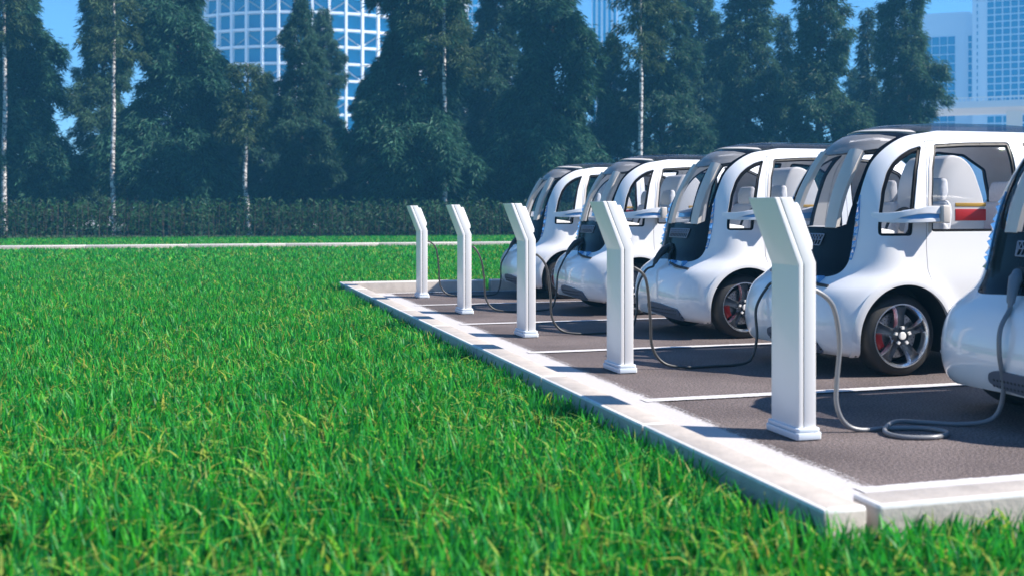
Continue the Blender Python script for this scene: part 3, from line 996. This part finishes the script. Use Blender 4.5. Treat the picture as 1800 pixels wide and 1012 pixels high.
# ------------------------------------------------------------------ charging posts and cables
def build_post():
    root = empty('charging_post')
    # local: x from 0 (lawn side) to .107, y from 0 (towards the lens) to .285
    zb, zt, lx = .935, 1.292, -.143
    def prof(x0, x1, zt0=zt, zt1=zt):
        return [(x0, .05), (x1, .05), (x1, zb + .008), (x1 + lx * (zt1 - zb) / (zt - zb), zt1), (x0 + lx * (zt0 - zb) / (zt - zb), zt0), (x0, zb - .006)]
    bm = bmesh.new(); prism(bm, prof(0.0, .030), 0, .285, 'y', .005, 3)
    link('back_cover', bm_mesh('back_cover', bm, 30), root, [POSTWHITE])
    bm = bmesh.new(); prism(bm, prof(.0345, .107), 0.0, .285, 'y', .005, 3)
    link('column', bm_mesh('column', bm, 30), root, [POSTWHITE])
    bm = bmesh.new(); prism(bm, prof(.026, .040, zt - .004, zt - .004), .006, .279, 'y')
    link('seam', bm_mesh('seam', bm, 30), root, [POSTSEAM])
    bm = bmesh.new()
    ang = math.atan2(-lx, zt - zb)
    def ln(z, o): return (.107 + lx * (z - zb) / (zt - zb) + o * math.cos(ang), z + o * math.sin(ang))
    prism(bm, [ln(1.255, -.002), ln(1.255, .030), ln(1.235, .036), ln(1.035, .036), ln(1.005, .022), ln(1.005, -.002)], .02, .265, 'y', .006, 3)
    s = link('screen_housing', bm_mesh('screen_housing', bm, 30), root, [SCREEN])
    bm = bmesh.new()
    prism(bm, [ln(1.225, .0355), ln(1.225, .0385), ln(1.06, .0385), ln(1.06, .0355)], .05, .235, 'y')
    link('screen', bm_mesh('screen', bm), s, [SCREENDARK])
    bm = bmesh.new()
    def oct_(e, c): return [(-e + c, -e), (.107 + e - c, -e), (.107 + e, -e + c), (.107 + e, .285 + e - c), (.107 + e - c, .285 + e), (-e + c, .285 + e), (-e, .285 + e - c), (-e, -e + c)]
    prism(bm, oct_(.024, .012), 0.006, .042, 'z', .003)
    prism(bm, oct_(.018, .012), .044, .066, 'z', .006, 2)
    link('plinth', bm_mesh('plinth', bm, 30), root, [POSTPLINTH])
    bm = bmesh.new()
    bmesh.ops.create_cone(bm, cap_ends=True, segments=20, radius1=.026, radius2=.020, depth=.03, matrix=Matrix.Translation((.118, .14, .79)) @ Matrix.Rotation(R(90), 4, 'Y'))
    link('cable_gland', bm_mesh('cable_gland', bm), root, [DARKPLASTIC])
    return root

POST_X = 3.115
POST_Y = [5.20, 7.72, 10.16, 12.68, 15.18]
POSTL = ['white bent charging post nearest the lens, coiled grey cable on the asphalt at its foot',
         'white bent charging post second from the lens, between the nearest and the middle post',
         'white bent charging post in the middle of the five',
         'white bent charging post second from the far end, between the middle and the farthest posts',
         'white bent charging post farthest away, smallest in the picture, near the far kerb']
p0 = build_post()
for i, y in enumerate(POST_Y):
    o = p0 if i == 0 else copy_tree(p0)
    o.location = (POST_X, y, 0)
    tag(o, POSTL[i], 'charging post', 'white charging posts along the kerb')

def plug_geo(tip, d):
    """handle of the charging plug: from the socket back along d"""
    tip, d = np.array(tip), np.array(d, float); d /= np.linalg.norm(d)
    drop = np.array([0, 0, -1.0])
    path = [tip - d * .02, tip + d * .05, tip + d * .10 + drop * .006, tip + d * .16 + drop * .03, tip + d * .21 + drop * .07]
    return catmull(path, 5)

def cable(name, pts, tip, d, m, mp, rad, label):
    pg = plug_geo(tip, d)
    n = len(pg)
    path = np.vstack([catmull(np.array(pts + [tuple(pg[-1] + (pg[-1] - pg[-3]) * .6), tuple(pg[-1])]), 10)])
    o = tube(name, path, rad, m, None, 9)
    t = np.linspace(0, 1, n)
    r = np.interp(t, [0, .18, .22, .5, .75, .93, .95, 1], [.030, .032, .040, .033, .027, .022, .014, .013])
    p = tube('plug', pg, r, mp, o, 14)
    tag(o, label, 'cable', 'charging cables between the posts and the cars')
    return o

def socket(i):
    c = S(.12, .80)
    return (CAR_X + (.06 if i == 2 else 0) + c[0] - .03, CAR_Y[i] + c[1], c[2] + .01)
G = .014
# nearest post: loop hanging from the post, a coil on the asphalt, then up to the cut-off car
y0 = POST_Y[0] + .14
cable('charging_cable', [(3.225, y0, .79), (3.30, y0 - .01, .785), (3.40, y0 - .02, .70), (3.455, y0, .50), (3.44, y0, .30), (3.43, y0 - .01, .16), (3.47, y0 - .02, .06), (3.56, y0 - .03, G),
      (3.75, y0 - .04, G), (3.93, y0 - .10, G), (3.97, y0 - .24, G), (3.83, y0 - .32, G), (3.66, y0 - .26, G), (3.66, y0 - .12, G + .004), (3.82, y0 + .01, G + .022), (4.02, y0 + .06, G), (4.22, y0 - .06, G), (4.36, y0 - .14, .06), (4.39, y0 - .18, .22), (4.345, y0 - .20, .42), (4.36, y0 - .19, .56)],
      socket(0), (-.72, -.55, -.50), CABLEGREY, PLUGGREY, .0135, 'grey charging cable coiled on the asphalt beside the nearest post')
def std_cable(i, label, jig):
    y = POST_Y[i] + .14
    sx, sy, sz = socket(i)
    cable('charging_cable', [(3.225, y, .79), (3.29, y - .02, .78), (3.37, y - .03, .66 + jig), (3.41, y - .02, .40), (3.43, y - .01, .18), (3.52, y - .03, .05), (3.70, y - .05, G), (3.95, y - .04, G), (4.14, y - .02, G),
          (4.27, y - .02, .05), (4.32, y - .03, .22), (4.33, y - .03 + jig, .45), (4.42, y - .02, .62)],
          (sx, sy, sz), (-.85, -.25, -.5), CABLE, CABLE, .0115, label)
std_cable(1, 'dark charging cable sagging from the second nearest post to the car seen whole', .03)
std_cable(2, 'dark charging cable sagging from the middle post to the middle car', .0)
std_cable(3, 'dark charging cable sagging from the post second from the far end', -.03)
std_cable(4, 'thin dark charging cable sagging from the farthest post to the farthest car', .02)

# ------------------------------------------------------------------ grass
def view_xy(lat, Z):
    return lat * math.cos(YAW) + Z * math.sin(YAW), -lat * math.sin(YAW) + Z * math.cos(YAW)

def blades(P, h, w, bend, col, lv=4, yellow_tip=None):
    n = len(P)
    az = rng.uniform(0, 2 * np.pi, n)                   # lean direction
    fa = az + rng.normal(0, .6, n) + np.pi / 2          # width direction
    t = np.linspace(0, 1, lv)
    V = np.zeros((n, lv, 2, 3))
    lean = rng.uniform(.02, .20, n)
    for i, tt in enumerate(t):
        out = h * (lean * tt + bend * tt ** 2.2)
        up = h * (tt - .42 * np.minimum(bend, 1.6) * tt ** 2.6)
        c = P + np.stack([out * np.cos(az), out * np.sin(az), up], 1)
        ww = w * (1 - tt ** 1.6 * .93) * .5
        d = np.stack([np.cos(fa), np.sin(fa), np.zeros(n)], 1) * ww[:, None]
        V[:, i, 0] = c - d; V[:, i, 1] = c + d
    base = (np.arange(n) * lv * 2)[:, None]
    F = []
    for i in range(lv - 1):
        a = i * 2
        F.append(np.concatenate([base + a, base + a + 1, base + a + 3, base + a + 2], 1))
    F = np.concatenate(F, 0)
    C = np.ones((n, lv, 2, 4))
    C[..., :3] = col[:, None, None, :]
    if yellow_tip is not None:
        mixv = (t ** 1.5)[None, :, None, None] * yellow_tip[:, None, None, None]
        C[..., :3] = C[..., :3] * (1 - mixv) + np.array([.34, .30, .09]) * mixv
    return V.reshape(-1, 3), F, C.reshape(-1, 4)

def scatter(z0, z1, dens, extra=1.0):
    area = .5 * (z1 ** 2 - z0 ** 2) * 1.08 + 3.0 * (z1 - z0)
    n = int(area * dens * extra)
    Z = np.sqrt(rng.uniform(z0 ** 2, z1 ** 2, n))
    l = rng.uniform(-1, 1, n) * (.54 * Z + 1.5)
    X, Y = view_xy(l, Z)
    return X, Y, Z

Vs, Fs, Cs = [], [], []
nv = 0
for z0, z1, dens, wmul in ((2.9, 5.5, 2000, 1.1), (5.5, 9, 1600, 1.12), (9, 15, 1150, 1.3), (15, 24, 650, 1.75), (24, 60, 210, 3.2)):
    X, Y, Z = scatter(z0, z1, dens)
    park = (X > KX0 - .015) & (Y > NY0 - .015) & (Y < FY1 + .015)
    pk2 = (Y > 35.0) & (Y < 36.3)
    keep = ~park & ~pk2 & (Y < 49.0) & (Y > 1.2)
    X, Y = X[keep], Y[keep]
    n = len(X)
    clump = .5 + .5 * np.sin(X * 3.1 + 1.7 * np.sin(Y * 2.3)) * np.sin(Y * 2.7 + 1.3 * np.sin(X * 1.9))
    kind = rng.random(n)
    tall = kind < .085
    h = rng.uniform(.07, .165, n) * (.85 + .35 * clump)
    h[tall] = rng.uniform(.14, .20, tall.sum())
    bend = rng.uniform(.05, .42, n); bend[tall] = rng.uniform(.7, 1.7, tall.sum())
    w = rng.uniform(.009, .019, n) * wmul
    w[tall] *= 1.25
    # shorter beside the kerbs
    nearkerb = (np.abs(X - KX0) < .16) & (Y > NY0) & (Y < FY1) & (X < KX0) | ((np.abs(Y - NY0) < .16) & (X > KX0))
    h[nearkerb] *= .9
    g = rng.uniform(0, 1, n)
    col = np.stack([.008 + .045 * g ** 2, .12 + .23 * g, .014 + .030 * rng.random(n)], 1)
    old = rng.random(n) < .045
    col[old] = np.stack([rng.uniform(.16, .30, old.sum()), rng.uniform(.22, .32, old.sum()), rng.uniform(.03, .07, old.sum())], 1)
    col[tall] = np.stack([rng.uniform(.10, .28, tall.sum()), rng.uniform(.28, .42, tall.sum()), rng.uniform(.02, .06, tall.sum())], 1)
    P = np.stack([X, Y, np.full(n, LAWN_Z + .012)], 1)
    V, F, C = blades(P, h, w, bend, col, 4, np.where(tall, rng.uniform(0, .8, n), 0))
    Vs.append(V); Fs.append(F + nv); Cs.append(C); nv += len(V)
GRASS = attr_leaf('grass_blade', .42, .35, 1.7)
me = quads_np('grass', np.vstack(Vs), np.vstack(Fs), True, np.vstack(Cs))
tag(link('grass', me, None, [GRASS]), 'bright green lawn of long unmown grass with bent yellowish blades', 'grass', kind='stuff')
del Vs, Fs, Cs

# ------------------------------------------------------------------ leaves helper
def leaf_quads(C, D, Nn, L, W, col):
    """kite-shaped leaves: centre C, long axis D, face normal Nn"""
    D = D / (np.linalg.norm(D, axis=1)[:, None] + 1e-9)
    B = np.cross(D, Nn); B /= np.linalg.norm(B, axis=1)[:, None] + 1e-9
    N2 = np.cross(B, D)
    L = L[:, None]; W = W[:, None]
    V = np.stack([C, C + D * L * .45 + B * W * .5, C + D * L - N2 * L * .12, C + D * L * .45 - B * W * .5], 1)
    n = len(C)
    F = (np.arange(n) * 4)[:, None] + np.arange(4)[None]
    K = np.ones((n, 4, 4)); K[..., :3] = col[:, None, :]
    return V.reshape(-1, 3), F, K.reshape(-1, 4)

def rand_unit(n):
    v = rng.normal(size=(n, 3)); return v / np.linalg.norm(v, axis=1)[:, None]

LEAF = attr_leaf('tree_leaf', .5, .30, 1.3)
BARK = mat('brown_bark', (0.055, 0.042, 0.034), 0.9, noise=(8, .4), bump=(25, .6))
birch = mat('birch_bark', (0.55, 0.52, 0.50), 0.75)
nt = birch.node_tree
tcn = nt.nodes.new('ShaderNodeTexCoord'); mp_ = nt.nodes.new('ShaderNodeMapping'); mp_.inputs['Scale'].default_value = (3.0, 3.0, 5.5)
nz = nt.nodes.new('ShaderNodeTexNoise'); nz.inputs['Scale'].default_value = 1.6; nz.inputs['Detail'].default_value = 6; nz.inputs['Roughness'].default_value = .75
crn = nt.nodes.new('ShaderNodeValToRGB')
crn.color_ramp.elements[0].position = .46; crn.color_ramp.elements[0].color = (.03, .027, .028, 1)
crn.color_ramp.elements[1].position = .56; crn.color_ramp.elements[1].color = (.60, .57, .56, 1)
nt.links.new(tcn.outputs['Object'], mp_.inputs[0]); nt.links.new(mp_.outputs[0], nz.inputs['Vector']); nt.links.new(nz.outputs[0], crn.inputs[0])
nt.links.new(crn.outputs[0], nt.nodes['Principled BSDF'].inputs['Base Color'])

def wobble_trunk(h, r0, r1, k=9, amp=.05):
    z = np.linspace(0, h, k)
    return np.stack([np.cumsum(rng.normal(0, amp, k)), np.cumsum(rng.normal(0, amp, k)), z], 1), np.linspace(r0, r1, k)

def conifer_meshes(name, H, Rb, nb, seed, z0=.8, taper=.85, leafL=.42, dens=1.0, droop=.35, tint=(.022, .062, .038)):
    """trunk with limbs, crown of leafy sprays along drooping branches"""
    global rng
    keep = rng; rng = np.random.default_rng(seed)
    path, rad = wobble_trunk(H, .16 + H * .006, .02)
    Vt, Ft = tube_geo(path, rad, 8)
    Vt = [Vt]; Ftl = list(Ft); off = len(Vt[0])
    LV, LF, LC = [], [], []; ln = 0
    for b_ in range(nb):
        u = (b_ + rng.random()) / nb
        z = z0 + (H - z0 - .15) * u
        prof = (1 - u) ** taper * (.78 + .26 * math.sin(u * 17 + b_ * 2.399 + seed)) * rng.uniform(.72, 1.15)
        L = max(.25, Rb * prof)
        a = b_ * 2.399 + rng.normal(0, .35)
        k = 5
        t = np.linspace(0, 1, k)
        tx = np.interp(z, path[:, 2], path[:, 0]); ty = np.interp(z, path[:, 2], path[:, 1])
        rise = .18 * L if u < .7 else .5 * L
        bp_ = np.stack([tx + np.cos(a) * L * t, ty + np.sin(a) * L * t, z + rise * t - droop * L * t ** 2.2 + .06 * L * np.sin(t * 3)], 1)
        Vb, Fb = tube_geo(bp_, np.linspace(.028 + .008 * L, .006, k), 4, cap=False)
        Vt.append(Vb); Ftl += [tuple(np.array(f) + off) for f in Fb]; off += len(Vb)
        # sprays
        m = max(6, int(L * 26 * dens))
        s = rng.uniform(.12, 1.0, m) ** .8
        c = np.stack([np.interp(s, t, bp_[:, i]) for i in range(3)], 1)
        side = np.where(rng.random(m) < .5, -1, 1) * rng.uniform(.25, 1.15, m)
        aa = a + side
        ext = rng.uniform(.15, .55, m) * (1.15 - s) * L * .75
        c[:, 0] += np.cos(aa) * ext; c[:, 1] += np.sin(aa) * ext; c[:, 2] += -.25 * ext + rng.normal(0, .07 + .05 * L, m)
        q = 8                                                # leaves per spray
        c = np.repeat(c, q, 0); aa = np.repeat(aa, q)
        nn = len(c)
        aa = aa + rng.normal(0, .75, nn)
        D = np.stack([np.cos(aa), np.sin(aa), rng.normal(-.55, .40, nn)], 1)
        c = c + rng.normal(0, .10, (nn, 3))
        Nn = rand_unit(nn) * .8 + np.array([0, 0, 1.0])
        lc = rng.uniform(.55, 1.5, nn)[:, None] * np.array(tint)[None]
        lc = lc * (1 + np.repeat(rng.normal(0, .18, m), q)[:, None])
        lc = np.clip(lc * 1.55, .004, .3)
        V, F, C = leaf_quads(c, D, Nn, rng.uniform(.8, 1.45, nn) * leafL, rng.uniform(.7, 1.3, nn) * leafL * .19, lc)
        LV.append(V); LF.append(F + ln); LC.append(C); ln += len(V)
    tm = mesh_np(name + '_trunk', np.vstack(Vt), Ftl); smooth(tm, 60)
    cm = quads_np(name + '_crown', np.vstack(LV), np.vstack(LF), False, np.vstack(LC))
    rng = keep
    return tm, cm

def plant_tree(tm, cm, name, x, y, s, rz, label, group, tmat=None, sz=1.0):
    r = empty(name, (x, y, LAWN_Z), rz)
    r.scale = (s, s, s * sz)
    if not tm.materials: tm.materials.append(tmat or BARK)
    if not cm.materials: cm.materials.append(LEAF)
    for nm, me in (('trunk', tm), ('crown', cm)):
        o = bpy.data.objects.new(nm, me); COL.objects.link(o); o.parent = r
    tag(r, label, 'tree', group)
    return r

BIG = conifer_meshes('broad', 19.0, 4.4, 190, 11, .5, .72, .38, 1.25, .42)
MID = conifer_meshes('mid', 16.5, 3.5, 170, 23, .6, .62, .32, 1.25, .30, (.024, .058, .036))
SLIM = conifer_meshes('slim', 16.0, 2.8, 170, 37, .8, .50, .28, 1.3, .15, (.030, .064, .034))
FIR = conifer_meshes('fir', 12.6, 1.9, 110, 51, 1.0, .80, .34, .9, .05, (.026, .052, .034))
LOOSE = conifer_meshes('loose', 15.5, 2.3, 95, 67, 1.4, .35, .36, .9, .2, (.034, .056, .028))
SAPL = conifer_meshes('sapling', 9.2, 1.9, 60, 83, 1.2, .5, .30, .75, .10, (.030, .055, .028))

def at(u, Z):
    return view_xy((u - 900) / 1938 * Z, Z)
TREES = [
    (BIG, 'conifer', 36, 58, .86, 'tall dark conifer at the left edge of the picture, beside a white birch trunk'),
    (SLIM, 'conifer', 184, 66, 1.05, 'hazy conifer behind the birch at left, with sky on its left side'),
    (BIG, 'conifer', 312, 59, 1.06, 'broad dark conifer right of the left birch, in front of the curved glass building'),
    (MID, 'conifer', 392, 70, .66, 'short hazy conifer just left of the small sapling'),
    (MID, 'conifer', 530, 63, .82, 'narrow shadowy conifer in front of the curved glass building'),
    (SLIM, 'conifer', 566, 72, .9, 'slim bluish conifer touching the left side of the white window grid'),
    (BIG, 'conifer', 728, 57, 1.05, 'huge conifer with drooping sprays, directly behind the two farthest posts'),
    (MID, 'conifer', 640, 70, .58, 'low hazy conifer under the white window grid'),
    (MID, 'conifer', 868, 66, 1.05, 'dark conifer between the huge one and the broad one behind the farthest car'),
    (BIG, 'conifer', 968, 59, 1.02, 'broad leafy conifer rising behind the farthest car'),
    (MID, 'conifer', 1166, 60, .98, 'brownish green conifer wrapped round the right birch trunk'),
    (SLIM, 'conifer', 1228, 74, 1.12, 'hazy blue conifer right of the right birch'),
    (SLIM, 'conifer', 1312, 66, 1.15, 'feathery conifer above the middle car'),
    (FIR, 'fir', 1378, 72, 1.12, 'pointed fir top showing between two feathery conifers'),
    (SLIM, 'conifer', 1442, 62, 1.10, 'feathery conifer above the roof of the car seen whole'),
    (FIR, 'fir', 1524, 70, 1.12, 'bare-tipped fir with open tiers against the sky'),
    (SLIM, 'conifer', 1592, 63, 1.04, 'rightmost conifer, leaning crown beside the pale office tower'),
    (MID, 'conifer', 1270, 80, .80, 'dim conifer far back between the feathery conifers'),
    (MID, 'conifer', 1500, 82, .72, 'dim conifer far back under the open fir'),
    (MID, 'conifer', 800, 78, 1.0, 'dim conifer far back behind the birch by the posts'),
    (MID, 'conifer', 1076, 68, .74, 'shorter conifer hiding the foot of the narrow tower with white fins'),
    (MID, 'conifer', 470, 69, .60, 'low conifer right of the small birch sapling, below the glass building'),
    (MID, 'conifer', 604, 71, .40, 'smallest hazy conifer, low in the gap left of the huge conifer'),
    (MID, 'conifer', 424, 72, .54, 'low hazy conifer straight behind the small birch sapling'),
    (MID, 'conifer', -60, 64, 1.0, 'dark conifer cut by the left edge of the picture'),
]
for i, (mm_, nm, u, Z, s, lab) in enumerate(TREES):
    x, y = at(u, Z)
    plant_tree(mm_[0], mm_[1], nm, x, y, s, i * 1.9, lab, 'trees behind the hedge')

# birches: thin white speckled trunks just behind the hedge
def birch_meshes(H, seed, crown_from, Rb):
    tm, cm = conifer_meshes('birch', H, Rb, 46, seed, crown_from, .25, .30, .7, .15, (.036, .060, .028))
    global rng
    keep = rng; rng = np.random.default_rng(seed)
    path, rad = wobble_trunk(H, .135, .05, 12, .035)
    V, F = tube_geo(catmull(path, 3), np.interp(np.linspace(0, 1, 34), np.linspace(0, 1, 12), rad), 10)
    t2 = mesh_np('birch_trunk', V, F); smooth(t2, 60)
    rng = keep
    return t2, cm
for u, Z, H, cf, rb, sd_, lab in ((10, 55.2, 17, 9.5, 1.8, 5, 'birch with white speckled trunk at the left edge'),
                              (200, 55.2, 16, 8.8, 1.7, 9, 'birch with straight white trunk between the two dark conifers at left'),
                              (437, 55.2, 8.6, 4.6, 1.6, 14, 'small birch sapling with thin pale trunk and sparse top below the glass building'),
                              (781, 55.2, 17, 8.0, 2.1, 19, 'birch with white trunk straight behind the second farthest post'),
                              (1128, 55.2, 17, 8.4, 1.9, 28, 'birch with thin white trunk above the second farthest car')):
    x, y = at(u, Z)
    tm, cm = birch_meshes(H, sd_, cf, rb)
    plant_tree(tm, cm, 'birch', x, y, 1, 0, lab, 'birches behind the hedge', birch)

# hedge of upright leafy stems
def hedge():
    xs = np.arange(-45, 62, .17)
    V, F, C = [], [], []; ln = 0
    SV, SF = [], []; sn = 0
    for x in xs:
        for y in (47.6, 48.2, 48.8, 49.4):
            if rng.random() < .12: continue
            X = x + rng.normal(0, .08); Y = y + rng.normal(0, .2)
            H = rng.uniform(1.30, 1.80) * (1.0 if y > 47.7 else .9)
            n = 16
            z = rng.uniform(.08, 1, n) * H
            a = rng.uniform(0, 6.28, n)
            c = np.stack([X + .05 * np.cos(a), Y + .05 * np.sin(a), LAWN_Z + z], 1)
            D = np.stack([np.cos(a), np.sin(a), rng.uniform(.1, 1.3, n)], 1)
            col = rng.uniform(.5, 1.5, n)[:, None] * np.array([.015, .055, .022])
            v, f, k = leaf_quads(c, D, rand_unit(n) * .6 + np.array([0, -.6, .6]), rng.uniform(.16, .32, n), rng.uniform(.05, .10, n), col)
            V.append(v); F.append(f + ln); C.append(k); ln += len(v)
            p = np.array([[X, Y, LAWN_Z], [X + rng.normal(0, .05), Y, LAWN_Z + H * .97]])
            sv, sf = tube_geo(p, [.012, .006], 3, cap=False)
            SV.append(sv); SF += [tuple(np.array(q) + sn) for q in sf]; sn += len(sv)
    cm = quads_np('hedge', np.vstack(V), np.vstack(F), False, np.vstack(C))
    o = tag(link('hedge', cm, None, [LEAF]), 'low dark hedge of upright leafy stems running along the back of the lawn', 'hedge')
    sm = mesh_np('stems', np.vstack(SV), SF)
    link('stem_row', sm, o, [BARK])
hedge()

# ------------------------------------------------------------------ city beyond the trees
BWHITE = mat('pale_cladding', (0.78, 0.80, 0.82), 0.6)
BGREY = mat('grey_blue_cladding', (0.60, 0.74, 0.86), 0.6)
BGLASS = mat('blue_curtain_glass', (0.006, 0.20, 0.42), 0.55, spec=0.12)
BINT = mat('dim_floor_slab', (0.45, 0.48, 0.52), 0.7)

def tower_round():
    """round glass hall: white columns and ring beams in front of blue glazing"""
    Z = 205
    cx, cy = at(560, Z + 26)
    Rr = 31.0
    H = 58
    root = empty('round_building', (cx, cy, LAWN_Z))
    tag(root, 'round glass building with a white grid of columns and ring beams behind the trees', 'building')
    n = 64
    bm = bmesh.new()
    bmesh.ops.create_cone(bm, cap_ends=True, segments=n, radius1=Rr - 1.2, radius2=Rr - 1.2, depth=H, matrix=Matrix.Translation((0, 0, H / 2)))
    link('glazing', bm_mesh('glazing', bm, 20), root, [BGLASS])
    bm = bmesh.new()
    for k in range(n):
        a = 2 * math.pi * (k + .5) / n
        m4 = Matrix.Translation((Rr * math.cos(a), Rr * math.sin(a), H / 2)) @ Matrix.Rotation(a, 4, 'Z') @ Matrix.Diagonal((.8, .42, H, 1))
        bmesh.ops.create_cube(bm, size=1, matrix=m4)
    link('column_ring', bm_mesh('column_ring', bm, 20), root, [BWHITE])
    bm = bmesh.new()
    for z in np.arange(3.2, H + 1, 3.1):
        V, F = [], []
        for k in range(n * 2):
            a = 2 * math.pi * k / (n * 2)
            for r, dz in ((Rr - .9, -.2), (Rr + .25, -.2), (Rr + .25, .22), (Rr - .9, .22)): V.append(bm.verts.new((r * math.cos(a), r * math.sin(a), z + dz)))
        for k in range(n * 2):
            k2 = (k + 1) % (n * 2)
            for i in range(4): bm.faces.new((V[k * 4 + i], V[k * 4 + (i + 1) % 4], V[k2 * 4 + (i + 1) % 4], V[k2 * 4 + i]))
    link('ring_beam', bm_mesh('ring_beam', bm, 20), root, [BWHITE])
    bm = bmesh.new()                                             # raking struts that show through the grid
    for k in range(n):
        a = 2 * math.pi * (k + .5) / n
        for z in np.arange(6, H - 6, 6.2):
            a2 = a + 2 * math.pi / n
            p0 = np.array([(Rr - 1.0) * math.cos(a), (Rr - 1.0) * math.sin(a), z + (.6 if k % 2 else 2.6)]); p1 = np.array([(Rr - 1.0) * math.cos(a2), (Rr - 1.0) * math.sin(a2), z + (2.6 if k % 2 else .6)])
            Vt, Ft = tube_geo([p0, p1], .14, 4)
            vb = [bm.verts.new(v) for v in Vt]
            for f in Ft: bm.faces.new([vb[i] for i in f])
    link('strut_lattice', bm_mesh('strut_lattice', bm, 20), root, [BINT])
tower_round()

def px_box(u0, u1, v0, v1, Z):
    """lateral range and heights of a pixel box at depth Z (to size the buildings)"""
    return (u0 - 900) / 1938 * Z, (u1 - 900) / 1938 * Z, CAM_H + (371 - v1) / 1938 * Z, CAM_H + (371 - v0) / 1938 * Z

def frame_obj(name, l, Z):
    x, y = view_xy(l, Z)
    return empty(name, (x, y, LAWN_Z), -YAW - math.atan2(l, Z))

def office(name, u0, u1, vtop, Z, depth, label, wins, mbody, round_r=0.0, floors=None):
    l0, l1, _, zt = px_box(u0, u1, vtop, 371, Z)
    root = frame_obj(name, (l0 + l1) / 2, Z)
    tag(root, label, 'building')
    hw = (l1 - l0) / 2
    bm = bmesh.new()
    prof = [(-hw, 0), (hw, 0), (hw, zt), (-hw, zt)]
    if round_r: prof = [(-hw, 0), (hw, 0)] + [tuple(p) for p in round_poly([(hw, 0), (hw, zt), (-hw, zt), (-hw, 0)], round_r)[6:18]]
    prism(bm, prof, 0, depth, 'y')
    link('wall', bm_mesh('wall', bm, 20), root, [mbody])
    for (a0, a1, b0, b1, nx, nz, mul) in wins:
        w0, w1, zz1, zz0 = px_box(a0, a1, b0, b1, Z)
        w0 -= (l0 + l1) / 2; w1 -= (l0 + l1) / 2
        zz0, zz1 = zz1, zz0
        bm = bmesh.new()
        dx, dz = (w1 - w0) / nx, (zz1 - zz0) / nz
        for i in range(nx):
            for j in range(nz):
                bm_box(bm, w0 + dx * (i + mul), w0 + dx * (i + 1 - mul), -.12, .02, zz0 + dz * (j + mul * 1.1), zz0 + dz * (j + 1 - mul * 1.1))
        link('window_bank', bm_mesh('window_bank', bm, 20), root, [BGLASS])
    return root
office('office_tower', 1560, 1705, 25, 230, 24, 'pale office tower with rounded top corner and tall blue window bank',
       [(1586, 1676, 66, 178, 7, 7, .06), (1696, 1703, 66, 178, 1, 9, .1), (1586, 1676, 200, 330, 7, 8, .06)], BGREY, 1.4)
office('slim_tower', 1705, 1719, 82, 250, 8, 'slim bright white tower between the two office blocks', [(1706, 1718, 100, 180, 2, 12, .2)], BWHITE)
office('office_block', 1720, 1990, -60, 215, 26, 'tall office block at the right edge with a grid of blue windows',
       [(1744, 1980, -55, 180, 18, 19, .10), (1727, 1730, -55, 180, 1, 19, .22), (1744, 1980, 200, 330, 18, 9, .10)], BGREY)
office('column_tower', 1040, 1086, -80, 260, 12, 'tall narrow tower of white vertical fins in the gap beside the broad conifer',
       [(1042 + 9 * k, 1047 + 9 * k, -75, 330, 1, 1, .02) for k in range(5)], BWHITE)
office('far_block', 760, 900, -40, 280, 20, 'pale block glimpsed through the dark conifers left of the white fins',
       [(765, 895, -35, 330, 12, 24, .12)], BWHITE)

# elevated road in front of the offices
l0, l1, z0, z1 = px_box(1480, 2100, 180, 196, 150)
root = frame_obj('elevated_road', (l0 + l1) / 2, 150)
tag(root, 'pale elevated roadway on piers crossing in front of the office towers', 'bridge')
hw = (l1 - l0) / 2
bm = bmesh.new(); prism(bm, [(-5, z1 - .45), (5, z1 - .45), (5, z1 - 1.0), (2.5, z0 - .15), (-2.5, z0 - .15), (-5, z1 - 1.0)], -hw, hw, 'x')
link('deck', bm_mesh('deck', bm, 20), root, [BWHITE])
bm = bmesh.new()
bm_box(bm, -hw, hw, -4.95, -4.7, z1 - .448, z1 - .12)
for i in range(90): bm_box(bm, -hw + i * hw / 45, -hw + i * hw / 45 + .08, -4.9, -4.8, z1 - .12, z1 + .35)
bm_box(bm, -hw, hw, -4.92, -4.78, z1 + .35, z1 + .45)
link('parapet', bm_mesh('parapet', bm, 20), root, [BWHITE])
for px in (-.62, -.02, .34, .9):
    bm = bmesh.new()
    prism(bm, [(-.9, 0), (.9, 0), (.9, z0 - 2.4), (2.2, z0 - .15), (-2.2, z0 - .15), (-.9, z0 - 2.4)], px * hw - 1, px * hw + 1, 'x')
    link('pier', bm_mesh('pier', bm, 20), root, [BWHITE])

# ------------------------------------------------------------------ haze
hz = bpy.data.materials.new('blue_haze')
hz.use_nodes = True
nt = hz.node_tree
nt.nodes.remove(nt.nodes['Principled BSDF'])
pv = nt.nodes.new('ShaderNodeVolumePrincipled')
pv.inputs['Color'].default_value = (0.11, 0.45, 0.80, 1)
pv.inputs['Density'].default_value = 0.0015
pv.inputs['Anisotropy'].default_value = 0.0
nt.links.new(pv.outputs[0], nt.nodes['Material Output'].inputs['Volume'])
bm = bmesh.new()
bm_box(bm, -190, 330, -40, 420, LAWN_Z - 1.1, 64)
tag(link('haze', bm_mesh('haze', bm, 20), None, [hz]), kind='stuff')
